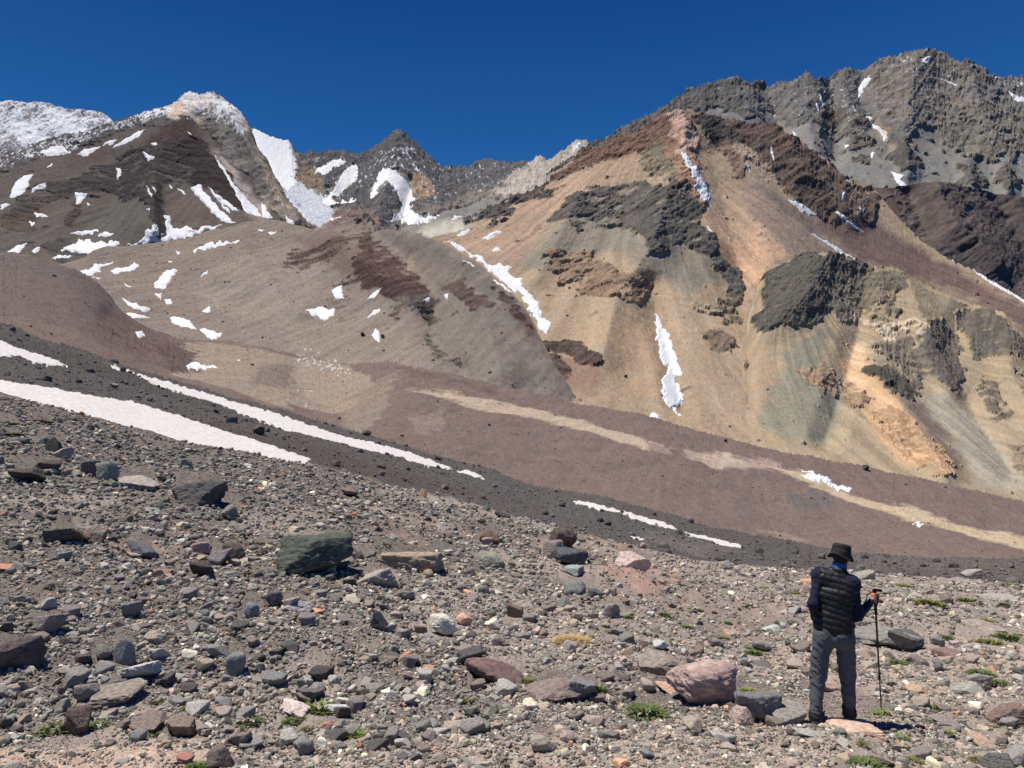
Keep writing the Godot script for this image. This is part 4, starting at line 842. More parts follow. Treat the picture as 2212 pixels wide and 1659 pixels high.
# traced stones: x, y of the middle, width, height, colour, label, shape (0 angular, 1 rounded, 2 slab, 3 upright)
const HEROES := [
	[675, 1200, 128, 74, 78, 84, 74, "large dark green angular boulder with a cracked face", 0, 5], [432, 1068, 98, 50, 82, 80, 77, "long dark grey boulder with a pale sloping top", 0, 3], [299, 1042, 72, 36, 152, 142, 130, "pale brown slab rock leaning beside a long dark boulder", 2, 2], [233, 1020, 36, 38, 128, 132, 118, "greenish grey block on the upper stony slope", 0, 9],
	[202, 1013, 36, 32, 112, 98, 92, "purplish brown rock beside the greenish grey block", 0, 12], [57, 1026, 58, 34, 78, 72, 68, "dark brown rock below the snow strip", 0, 21], [104, 1005, 52, 30, 82, 76, 70, "dark angular rock among grey stones under the snow strip", 0, 22], [92, 948, 32, 26, 110, 112, 102, "rounded green grey rock near the snow edge", 1, 23], [114, 960, 32, 30, 62, 60, 58, "black rock near the snow edge", 0, 24],
	[406, 1004, 26, 24, 122, 120, 112, "small upright grey block above the long dark boulder", 3, 25], [495, 1115, 42, 28, 126, 116, 104, "rounded grey brown rock on bare soil", 1, 26], [144, 1155, 64, 32, 92, 82, 72, "flat dark brown rock with lichen", 0, 27], [195, 1161, 42, 26, 112, 90, 82, "reddish brown block beside a flat dark rock", 0, 28], [306, 1188, 52, 34, 100, 102, 108, "blue grey craggy rock on reddish soil", 0, 29],
	[443, 1184, 42, 24, 172, 134, 124, "pink rock leaning on darker stones", 0, 30], [506, 1195, 46, 36, 86, 78, 70, "dark brown cube shaped rock", 0, 31], [469, 1204, 46, 32, 122, 110, 112, "purple grey rock beside the dark cube", 0, 32], [440, 1231, 46, 32, 78, 64, 60, "dark maroon pointed rock", 0, 33], [27, 1225, 46, 15, 188, 116, 78, "bright orange flat slab lying on rubble", 2, 34], [349, 1238, 50, 21, 132, 104, 94, "flat reddish brown slab on bare soil", 2, 35],
	[20, 1414, 84, 60, 92, 78, 76, "large dark purple boulder with smooth faces", 0, 36], [267, 1402, 38, 60, 124, 120, 118, "upright grey slab standing on edge", 3, 37], [224, 1408, 50, 36, 120, 118, 106, "rounded olive grey rock beside an upright slab", 1, 38], [516, 1422, 40, 40, 118, 122, 118, "blue grey rock with a yellowish top", 0, 39], [97, 1352, 58, 32, 128, 116, 112, "purplish grey wedge rock", 0, 40], [638, 1307, 58, 28, 158, 154, 152, "pale grey flat slab with sharp edge", 2, 41],
	[543, 1317, 36, 36, 116, 122, 128, "bluish grey egg shaped rock", 1, 42], [595, 1297, 34, 30, 88, 86, 88, "small dark pointed rock", 0, 43], [296, 1447, 62, 32, 178, 172, 164, "white mottled rock with purple base", 0, 44], [272, 1492, 104, 38, 130, 118, 104, "broad brown grey flat slab", 2, 45], [173, 1492, 27, 34, 66, 62, 62, "black upright stone beside a broad slab", 3, 46], [171, 1562, 58, 52, 92, 74, 70, "dark maroon block between two green tufts", 0, 47],
	[400, 1568, 68, 46, 122, 106, 92, "square brown block half buried in soil", 0, 48], [319, 1558, 74, 32, 118, 102, 92, "flat brown slab leaning on a square block", 2, 49], [635, 1531, 72, 28, 198, 176, 168, "pinkish white rock beside a green tuft", 0, 50], [728, 1530, 52, 25, 178, 182, 182, "bluish white rock beside a green tuft", 0, 51], [672, 1501, 58, 27, 100, 92, 90, "dark grey rock behind a green tuft", 0, 52], [474, 1640, 52, 46, 110, 94, 86, "brown angular rock with a sharp crest", 0, 53], [398, 1637, 29, 19, 172, 112, 90, "small orange red stone on the tan path", 0, 54],
	[894, 1212, 100, 66, 154, 132, 108, "large tan slab lying tilted on the slope", 2, 55], [819, 1250, 66, 36, 152, 142, 132, "grey brown boulder below the tilted tan slab", 0, 56], [1056, 1216, 72, 36, 124, 128, 112, "rounded greenish boulder with a flat top", 1, 57], [1056, 1154, 38, 32, 122, 92, 70, "rusty brown cube shaped rock", 0, 58], [1214, 1157, 52, 34, 92, 76, 70, "dark brown slab on a bank of bare soil", 0, 59], [1192, 1195, 46, 40, 138, 122, 112, "brown grey boulder on the bare bank", 0, 60], [1230, 1225, 56, 40, 82, 84, 90, "black blue angular boulder", 0, 61],
	[1240, 1250, 58, 26, 134, 146, 144, "pale blue green slab under a black boulder", 2, 62], [1244, 1271, 52, 33, 104, 112, 106, "dark green rounded boulder under a pale slab", 1, 63], [1366, 1213, 64, 42, 190, 162, 152, "pale pink boulder perched on the soil mound", 0, 64], [1286, 1283, 29, 23, 92, 90, 90, "small dark rock at the foot of the mound", 0, 65], [1321, 1322, 38, 28, 142, 130, 124, "purplish grey wedge below the mound", 0, 66], [958, 1353, 60, 42, 196, 190, 170, "cream coloured rounded boulder", 1, 67], [1000, 1336, 47, 35, 202, 146, 122, "salmon pink boulder beside the cream one", 1, 68],
	[817, 1342, 37, 35, 66, 64, 66, "black cube rock casting a short shadow", 0, 69], [773, 1198, 33, 31, 132, 112, 110, "small mauve wedge rock", 0, 70], [1072, 1449, 120, 56, 116, 88, 84, "dark red boulder with pale streaks", 1, 71], [1009, 1413, 57, 33, 84, 82, 84, "dark grey jagged rock", 0, 72], [688, 1436, 48, 34, 72, 68, 66, "black square block on the rubble", 0, 73], [1116, 1317, 37, 29, 118, 98, 84, "brown upright rock on open gravel", 3, 74], [1521, 1480, 184, 92, 168, 136, 126, "big rounded pink boulder half sunk in gravel", 1, 75],
	[1427, 1440, 84, 46, 138, 124, 112, "grey brown slabs heaped behind the pink boulder", 0, 76], [1192, 1482, 100, 50, 126, 108, 102, "flat purplish slab beside the dark red boulder", 2, 77], [1252, 1489, 62, 46, 120, 118, 120, "sharp grey rock beside the yellow flowers", 0, 78], [1403, 1482, 42, 32, 158, 144, 130, "rounded tan grey cobble", 1, 79], [1457, 1483, 60, 21, 186, 140, 114, "orange pink slab leaning on the big boulder", 2, 80], [1642, 1531, 64, 48, 108, 106, 106, "dark grey block between the pink boulder and the walker", 0, 81], [1612, 1548, 66, 38, 166, 140, 126, "low pinkish rock half sunk in gravel", 1, 82],
	[1706, 1549, 70, 36, 132, 124, 116, "grey overhanging rock near the walker's left boot", 0, 83], [1832, 1576, 108, 30, 190, 154, 128, "tan slab in front of the walker's boots", 2, 84], [1748, 1583, 44, 22, 150, 150, 138, "flat pale green stone near the tan slab", 2, 85], [1175, 1607, 42, 32, 150, 136, 122, "tan stone with dark underside on the gravel path", 0, 86], [1916, 1380, 112, 42, 126, 122, 116, "long grey rock outcrop behind the trekking pole", 0, 87], [1957, 1383, 62, 44, 94, 92, 90, "dark grey block at the end of the outcrop", 0, 88], [2101, 1237, 54, 17, 152, 144, 134, "pale boulder on the far edge of the stony ground", 1, 89],
	[1865, 1240, 42, 19, 142, 140, 126, "grey boulder on the skyline right behind the walker", 0, 90], [1896, 1237, 31, 15, 112, 104, 98, "dark boulder next to the grey one behind the walker", 0, 91], [2161, 1293, 58, 19, 150, 144, 136, "flat pale grey rock among green tufts", 2, 92], [2107, 1357, 78, 25, 148, 132, 122, "broad flat brownish rock among tufts", 2, 93], [2171, 1548, 62, 38, 122, 98, 86, "reddish brown angular rock with a dark face", 0, 94], [2154, 1646, 58, 42, 96, 94, 92, "dark rock at the edge of the gravel", 0, 95], [2198, 1636, 44, 46, 138, 134, 130, "grey rock beside a dark one at the gravel edge", 0, 96],
	[2121, 1592, 52, 25, 170, 138, 112, "orange tan flat stone", 2, 97], [1744, 1259, 25, 13, 204, 140, 98, "bright orange stone left of the walker's shoulder", 0, 98], [1576, 1367, 38, 15, 164, 126, 100, "orange brown slab near small tufts", 2, 99], [1667, 1334, 34, 15, 168, 170, 156, "pale green stone on the soil slope", 0, 100], [1647, 1391, 34, 19, 126, 124, 122, "grey wedge stone near the walker's hip", 0, 101], [1549, 1389, 26, 15, 116, 112, 108, "small grey block on the soil slope", 0, 102], [2023, 1384, 42, 25, 132, 128, 120, "grey angular rock right of the outcrop", 0, 103], [2054, 1404, 47, 17, 128, 98, 92, "reddish flat stone right of the outcrop", 2, 104],
	[2114, 1468, 52, 29, 134, 130, 126, "grey pyramid shaped rock", 0, 105], [2087, 1488, 68, 27, 140, 140, 128, "greenish grey flat rock", 2, 106], [2027, 1445, 23, 17, 100, 96, 94, "small dark pebble rock on pale gravel", 0, 107], [1973, 1425, 42, 23, 126, 118, 108, "brown grey rock right of the trekking pole", 0, 108], [1790, 1480, 60, 40, 160, 132, 112, "tan pointed slab behind the walker's legs", 2, 109], [1640, 1430, 40, 16, 100, 98, 96, "flat dark stone on the soil slope", 2, 110], [1430, 1390, 30, 16, 170, 178, 180, "pale blue stone behind the pink boulder", 0, 111],
	[1085, 1110, 30, 16, 96, 88, 84, "dark boulder on the bank edge", 0, 112], [915, 1066, 18, 20, 190, 140, 104, "pale orange block on the slope edge", 0, 113], [757, 1062, 44, 22, 122, 100, 92, "brown rock on the slope edge", 1, 114], [800, 1200, 24, 16, 120, 118, 114, "small grey stone by the mauve wedge", 0, 115], [2040, 1560, 50, 22, 128, 120, 114, "flat grey slab behind the orange tan stone", 2, 116], [1980, 1490, 36, 20, 176, 140, 110, "small orange block with a black shadow gap", 0, 117]]

func place_rock(o: Node3D, p: Vector3, w: float, h: float, dp: float, yaw: float, tilt: float, roll: float, sink: float) -> void:
	var b := Basis.from_euler(Vector3(tilt, yaw, roll)) * Basis.from_scale(Vector3(w * 0.5, h * 0.5, dp * 0.5))
	o.transform = Transform3D(b, p + Vector3(0, h * (0.5 - sink), 0))

func build_rocks() -> void:
	stone_mat = StandardMaterial3D.new()
	stone_mat.vertex_color_use_as_albedo = true
	stone_mat.roughness = 0.92
	stone_mat.metallic_specular = 0.25
	stone_mat.albedo_texture = noise_tex(Color(0.80, 0.79, 0.78), Color(1, 1, 1), 0.018, 6, 41)
	stone_mat.uv1_triplanar = true
	stone_mat.uv1_scale = Vector3.ONE * 0.55
	stone_mat.normal_enabled = true
	stone_mat.normal_texture = noise_normal(0.03, 5, 42, 7.0)
	stone_mat.normal_scale = 0.7
	boulder_tex = noise_tex(Color(0.60, 0.59, 0.58), Color(1, 1, 1), 0.012, 7, 43)
	boulder_bump = noise_normal(0.022, 7, 44, 10.0)
	var taken := []
	for h in HEROES:
		var bottom: float = h[1] + h[3] * [0.40, 0.40, 0.25, 0.42][h[8]]
		var p := ground_at(h[0], bottom)
		var k := ground_depth(h[0], bottom) / FOC
		var sub := 4 if h[2] >= 58 else 3
		var shape: int = h[8]
		var mesh := rock_mesh(h[9] + 500, sub, [8, 16, 8, 8][shape], [40.0, 9.0, 40.0, 40.0][shape], [0.10, 0.09, 0.09, 0.08][shape])
		var o := put(mesh, "boulder" if h[2] >= 50 else "rock", rock_mat(lin(h[4], h[5], h[6])))
		var w: float = h[2] * k * 1.08
		var hh: float = h[3] * k * [1.15, 1.15, 0.62, 1.15][shape]
		place_rock(o, p, w, hh, w * [0.85, 0.85, 1.0, 0.5][shape], rng.randf_range(-0.35, 0.35), rng.randf_range(0.0, 0.2) if shape == 2 else rng.randf_range(-0.1, 0.1), rng.randf_range(-0.14, 0.14), 0.2)
		tag(o, h[7], "boulder" if h[2] >= 50 else "rock")
		taken.append([h[0], h[1], h[2] * 0.5, h[3] * 0.5])
	taken.append([1815, 1530, 75, 40])
	tick("heroes")
	var kinds := []
	for i in 10: kinds.append(rock_mesh(i, 2, [8, 9, 11, 7, 8][i % 5], [34.0, 26.0, 14.0, 40.0, 30.0][i % 5], 0.07))
	var fine := []
	for i in 4: fine.append(rock_mesh(i + 60, 1, 9, 18.0, 0.08))
	for z in plant_spots: taken.append([z[0], z[1] - z[2] * 0.15, z[2] * 0.45, z[2] * 0.3])
	var mask := Image.create(460, 300, false, Image.FORMAT_L8)
	for t in taken:
		mask.fill_rect(Rect2i(int((t[0] - t[2]) / 6.0) + 40, int((t[1] - t[3]) / 6.0), int(t[2] / 3.0) + 1, int(t[3] / 3.0) + 1), Color.WHITE)
	# every loose stone: picture position on the slope, width in picture units
	var list := []
	for n in 180000:
		var x := rng.randf_range(-190.0, 2400.0)
		var ry := rim_y(x)
		var y := lerpf(ry + 1.0, 1760.0, rng.randf())
		var s: float = [2.7, 3.0, 3.2, 5.2, 6.2][n % 5] * pow(rng.randf_range(0.0002, 1.0), -1.0 / 2.85)
		var left := stones_left(x, y)
		if s > 8.0: left *= lerpf(1.0, 0.62, smoothstep(900.0, 1300.0, x))
		if rng.randf() > left * (1.0 if s > 6.0 else 1.4): continue
		var d := ground_depth(x, y)
		if s * d / FOC > 0.28: s *= 0.5
		if s > 5.0:
			if mask.get_pixel(clampi(int(x / 6.0) + 40, 0, 459), clampi(int(y / 6.0), 0, 299)).r > 0.5: continue
		list.append([s, x, y, d])
	list.sort_custom(func(a, b): return a[0] > b[0])
	tick("stones sampled %d, largest %.0f" % [list.size(), list[0][0]])
	var big := []
	for i in 6: big.append(rock_mesh(i + 90, 3, [8, 10, 8][i % 3], [40.0, 20.0, 34.0][i % 3], 0.06))
	var mm := []
	for i in 14: mm.append([])
	var singles := 0
	for n in list.size():
		var e: Array = list[n]
		var x: float = e[1]
		var y: float = e[2]
		var p := ground(x, y)
		var w: float = e[0] * e[3] / FOC
		var tone := pick_tone(x, y)
		var v: Array = TONES[tone]
		var flat := rng.randf_range(0.45, 0.8)
		var dp := w * rng.randf_range(0.65, 1.0)
		if singles < 190 and x > 0.0 and x < 2212.0 and y < 1650.0:
			singles += 1
			var o := put(big[rng.randi() % 6], "stone", rock_mat(lin(v[0], v[1], v[2])))
			place_rock(o, p, w, w * flat, dp, rng.randf() * TAU, rng.randf_range(-0.3, 0.3), rng.randf_range(-0.3, 0.3), 0.25)
			tag(o, "%s loose stone lying among the rubble of the slope" % tone, "stone", "%s loose stones" % tone)
			continue
		var c := lin(v[0], v[1], v[2])
		var k := rng.randf_range(1.0, 2.3)
		c = Color(c.r * k * rng.randf_range(0.95, 1.05), c.g * k, c.b * k * rng.randf_range(0.90, 1.0))
		var b := Basis.from_euler(Vector3(rng.randf_range(-0.4, 0.4), rng.randf() * TAU, rng.randf_range(-0.4, 0.4))) * Basis.from_scale(Vector3(w * 0.5, w * flat * 0.5, dp * 0.5))
		var t := Transform3D(b, p + Vector3(0, w * flat * 0.2, 0))
		mm[rng.randi() % 10 if e[0] > 7.0 else 10 + rng.randi() % 4].append([t, c])
	var holder := Node3D.new()
	holder.name = "loose_rubble"
	add_child(holder)
	tag(holder, "countless grey and brown stones covering the hillside", "rubble", "", "stuff")
	for i in 14:
		scatter(holder, "stones", kinds[i] if i < 10 else fine[i - 10], mm[i])
	tick("stones")
	# stones on the slopes behind
	for z in [["dark_scree_slope", "scree_stones", "dark stones strewn over the scree slope", 24000, 1.6, 2.3, Color(1, 1, 1), -100.0, 2310.0, [88, 83, 80], [136, 127, 118]], ["reddish_moraine", "moraine_boulders", "scattered boulders on the reddish moraine", 5000, 1.1, 2.9, Color(1, 1, 1), -100.0, 2310.0, [100, 84, 77], [150, 130, 116]], ["brown_hill", "hill_boulders", "scattered boulders on the brown debris hill", 3000, 1.1, 3.0, Color(1, 1, 1), 100.0, 1250.0, [100, 86, 74], [150, 130, 108]], ["ochre_mountain", "talus_blocks", "scattered dark blocks on the ochre scree", 1500, 1.1, 3.0, Color(1, 1, 1), 980.0, 2310.0, [88, 78, 68], [150, 124, 94]]]:
		var l: Dictionary = L[z[0]]
		var rows := []
		for n in z[3]:
			var x := rng.randf_range(z[7], z[8])
			var i := int((x - l.x0) / l.dx)
			var y := lerpf(l.top[i], l.bot[i], pow(rng.randf(), 0.8))
			var s: float = z[4] * pow(rng.randf_range(0.0008, 1.0), -1.0 / z[5])
			var on_snow := false
			for q in l.get("snow", []):
				if Geometry2D.is_point_in_polygon(Vector2(x, y), q): on_snow = true
			if on_snow: continue
			var p := on_slope(l, x, y)
			var w: float = s * p.distance_to(EYE) / FOC
			var c := lin(z[9][0], z[9][1], z[9][2]).lerp(lin(z[10][0], z[10][1], z[10][2]), rng.randf())
			var b := Basis.from_euler(Vector3(rng.randf_range(-0.5, 0.5), rng.randf() * TAU, rng.randf_range(-0.5, 0.5))) * Basis.from_scale(Vector3(w * 0.5, w * 0.36, w * 0.42))
			rows.append([Transform3D(b, p + Vector3(0, w * 0.12, 0)), c])
		var h := Node3D.new()
		h.name = z[1]
		add_child(h)
		tag(h, z[2], "rubble", "", "stuff")
		for q in 3: scatter(h, "stones", fine[q], rows.slice(rows.size() * q / 3, rows.size() * (q + 1) / 3))
	for z in [["reddish_moraine", 6, 1195, 1465, 45, 70, 66, 66, "black boulder lying on a thin snow patch"], ["reddish_moraine", 6, 290, 1300, 26, 84, 80, 80, "lone grey boulder on the moraine crest"], ["reddish_moraine", 5, 1382, 1118, 22, 186, 180, 176, "lone pale boulder on the tan stripe of the moraine"], ["brown_hill", 5, 275, 620, 40, 72, 62, 60, "black boulder beside the upright snow patch"], ["brown_hill", 5, 150, 608, 36, 76, 68, 64, "dark boulder on the brown hill near the upright snow patch"], ["ochre_mountain", 5, 1835, 880, 26, 62, 54, 50, "lone black block on the tan scree"], ["brown_hill", 5, 1060, 446, 16, 180, 166, 150, "lone pale block on the brown hill"], ["dark_scree_slope", 4, 1660, 1220, 90, 88, 80, 76, "dark flat boulder between the two snow strips"], ["dark_scree_slope", 4, 735, 940, 48, 134, 126, 118, "pale boulder between the snow strips"], ["dark_scree_slope", 4, 1395, 1100, 36, 84, 80, 78, "small dark boulder just below the long snow strip"], ["dark_scree_slope", 10, 915, 12, 30, 120, 92, 86, "reddish boulder in the white snow streak"], ["reddish_moraine", 5, 960, 1192, 22, 60, 56, 58, "lone black boulder on the red moraine"]]:
		var v := crop(z[1], [z[2], z[3]])[0]
		var p := on_slope(L[z[0]], v.x, v.y + z[4] * 0.1)
		var w: float = z[4] * 0.336 * p.distance_to(EYE) / FOC
		var o := put(big[z[4] % 6], "boulder", rock_mat(lin(z[5], z[6], z[7])))
		place_rock(o, p, w, w * 0.7, w * 0.8, z[4], 0.0, 0.1, 0.15)
		tag(o, z[8], "boulder")
	tick("far stones")

func scatter(parent: Node, called: String, mesh: Mesh, rows: Array) -> void:
	if rows.is_empty(): return
	var m := MultiMesh.new()
	m.transform_format = MultiMesh.TRANSFORM_3D
	m.use_colors = true
	m.mesh = mesh
	m.instance_count = rows.size()
	for i in rows.size():
		m.set_instance_transform(i, rows[i][0])
		m.set_instance_color(i, rows[i][1])
	var o := MultiMeshInstance3D.new()
	o.name = called
	o.multimesh = m
	o.material_override = stone_mat
	o.set_meta("kind", "stuff")
	parent.add_child(o, true)

# ---------------------------------------------------------------- plants
func leaf_clump(sd: int, n: int, len0: float, wid: float, spread: float, up: float) -> ArrayMesh:
	var r := RandomNumberGenerator.new()
	r.seed = sd
	var st := SurfaceTool.new()
	st.begin(Mesh.PRIMITIVE_TRIANGLES)
	for i in n:
		var a := r.randf() * TAU
		var rad := sqrt(r.randf()) * spread
		var o := Vector3(cos(a) * rad, 0.0, sin(a) * rad * 0.8)
		var b := a + r.randfn() * 0.7
		var tilt := up * (1.0 - 0.55 * rad / maxf(spread, 0.01)) * r.randf_range(0.7, 1.25)
		var d := Vector3(cos(b) * cos(tilt), sin(tilt), sin(b) * cos(tilt))
		var side := d.cross(Vector3.UP).normalized() * wid * r.randf_range(0.7, 1.3)
		var l := len0 * r.randf_range(0.6, 1.2)
		var bend := Vector3(0, -l * 0.18, 0)
		var k := r.randf_range(0.7, 1.35)
		st.set_color(Color(k * r.randf_range(0.85, 1.25), k, k * r.randf_range(0.7, 1.0)))
		var p1 := o + d * l * 0.5 + side
		var p2 := o + d * l * 0.5 - side
		var tip := o + d * l + bend
		for t in [[o, p1, p2], [p1, tip, p2]]:
			for v in t:
				st.add_vertex(v)
	return st.commit()

# x, y of the foot, width, material, label ("" = one of the look-alikes)
const plant_spots := [[125, 1576, 66, 0, "wide leafy green tuft beside a dark maroon block"], [218, 1568, 40, 0, "green tuft on the far side of the dark maroon block"], [325, 1590, 36, 0, "dark green leafy rosette on bare soil"], [690, 1532, 64, 2, "dense bright green cushion behind white rocks"], [652, 1550, 24, 2, "small bright green cushion beside the pinkish white rock"], [630, 1560, 34, 0, ""], [758, 1588, 46, 2, "bright lime green cushion on fine gravel"], [545, 1560, 42, 0, ""], [505, 1576, 32, 0, ""], [670, 1576, 30, 1, ""], [340, 1515, 26, 1, ""], [410, 1530, 30, 1, ""], [1395, 1542, 70, 0, "leafy green tuft below the big pink boulder"], [1437, 1552, 26, 0, ""], [1165, 1518, 28, 0, ""], [1220, 1472, 20, 0, ""], [1140, 1473, 30, 1, ""], [1010, 1510, 26, 1, ""], [1906, 1548, 46, 2, "bright green tuft at the tip of the trekking pole"], [1624, 1314, 20, 0, ""], [1570, 1350, 18, 0, ""], [1560, 1380, 24, 1, ""], [1612, 1396, 26, 0, ""], [1629, 1412, 34, 0, ""], [1605, 1462, 22, 0, ""], [1617, 1493, 26, 2, ""], [1943, 1434, 34, 0, ""], [2020, 1266, 22, 1, ""], [2094, 1305, 38, 1, ""], [2010, 1312, 46, 1, ""], [2117, 1344, 40, 1, ""], [2164, 1326, 30, 0, ""], [2178, 1380, 46, 0, ""], [2138, 1390, 50, 1, ""], [2201, 1393, 32, 0, ""], [2037, 1369, 28, 0, ""], [2121, 1463, 44, 0, ""], [2161, 1480, 34, 0, ""], [2010, 1560, 20, 0, ""], [2047, 1586, 22, 2, ""], [1944, 1594, 28, 2, ""], [1872, 1658, 62, 0, ""], [1905, 1664, 36, 0, ""], [2013, 1532, 30, 0, ""], [1973, 1645, 30, 1, ""], [2117, 1644, 34, 1, ""], [1916, 1284, 18, 1, ""], [2154, 1572, 16, 0, ""], [1791, 1445, 24, 0, ""], [1573, 1291, 16, 0, ""], [1509, 1319, 16, 0, ""], [1482, 1364, 24, 0, ""], [1312, 1367, 20, 1, ""], [1353, 1340, 24, 0, ""], [1433, 1346, 24, 0, ""], [1960, 1380, 22, 1, ""], [2060, 1300, 26, 1, ""], [1850, 1265, 28, 1, ""], [1950, 1268, 30, 1, ""], [2180, 1265, 26, 1, ""], [420, 1660, 42, 0, ""], [20, 912, 36, 1, ""], [90, 905, 34, 1, ""], [30, 940, 30, 1, ""], [1720, 1290, 26, 1, ""], [1650, 1270, 24, 1, ""], [280, 1070, 24, 1, ""], [560, 1175, 20, 1, ""], [815, 1185, 16, 0, ""], [910, 1232, 20, 0, ""]]

func build_plants() -> void:
	var green := StandardMaterial3D.new()
	green.vertex_color_use_as_albedo = true
	green.albedo_color = Color(0.33, 0.39, 0.18)
	green.roughness = 0.7
	green.backlight_enabled = true
	green.backlight = Color(0.10, 0.14, 0.03)
	var olive: StandardMaterial3D = green.duplicate()
	olive.albedo_color = Color(0.42, 0.42, 0.20)
	var lime: StandardMaterial3D = green.duplicate()
	lime.albedo_color = Color(0.43, 0.50, 0.19)
	var straw: StandardMaterial3D = green.duplicate()
	straw.albedo_color = Color(0.74, 0.62, 0.40)
	var tufts := []
	for i in 4: tufts.append(leaf_clump(i + 1, 300, 0.46, 0.055, 0.9, 0.8))
	var tall := leaf_clump(9, 90, 0.9, 0.035, 0.35, 1.15)
	for z in plant_spots:
		var p := ground_at(z[0], z[1])
		var k := ground_depth(z[0], z[1]) / FOC
		var o := put(tufts[rng.randi() % 4], "green_tuft", [green, olive, lime][z[3]])
		var s: float = z[2] * k * 0.5
		o.transform = Transform3D(Basis.from_euler(Vector3(0, rng.randf() * TAU, 0)) * Basis.from_scale(Vector3(s * 1.35, s * 2.0, s * 1.35)), p - Vector3(0, s * 0.05, 0))
		if z[4]:
			tag(o, z[4], "plant", "green tufts on the stony ground")
		else:
			tag(o, ["small leafy green tuft growing between loose stones", "dull olive green tuft growing between loose stones", "small lime green tuft growing between loose stones"][z[3]], "plant", ["small green tufts", "olive tufts", "lime tufts"][z[3]])
	for z in [[1865, 1612, 22, "thin grassy sprig behind the tan slab"], [1985, 1655, 26, "thin grassy sprig on the gravel near the dark rock"]]:
		var o := put(tall, "grass_sprig", olive)
		var k: float = ground_depth(z[0], z[1]) / FOC * z[2]
		o.transform = Transform3D(Basis.from_scale(Vector3(k, k, k) * 0.9), ground_at(z[0], z[1]))
		tag(o, z[3], "grass")
	# straw coloured tussock
	var t := put(leaf_clump(31, 520, 0.62, 0.012, 0.75, 0.85), "dry_tussock", straw)
	var kt := ground_depth(1238, 1392) / FOC * 44.0
	t.transform = Transform3D(Basis.from_scale(Vector3(kt, kt * 0.95, kt)), ground_at(1238, 1392))
	tag(t, "dry straw coloured grass tussock", "grass")
	# flowering plant
	var f := Node3D.new()
	f.name = "flowering_plant"
	add_child(f)
	f.position = ground_at(1290, 1496)
	tag(f, "dark green leafy plant with small yellow flowers", "plant")
	var kf := ground_depth(1290, 1496) / FOC * 24.0
	var leaves := put(leaf_clump(44, 200, 0.7, 0.07, 0.6, 1.1), "leaves", green, f)
	leaves.scale = Vector3(kf, kf * 1.3, kf)
	var yellow := StandardMaterial3D.new()
	yellow.albedo_color = Color(0.92, 0.74, 0.08)
	yellow.roughness = 0.7
	var petals := leaf_clump(51, 14, 0.5, 0.22, 0.05, 0.5)
	for q in [Vector3(-0.75, 0.95, 0.2), Vector3(-0.5, 0.85, 0.3), Vector3(0.35, 0.25, 0.8), Vector3(0.1, 0.7, 0.5)]:
		var b := put(petals, "flower", yellow, f)
		b.position = q * kf
		b.scale = Vector3.ONE * 0.022

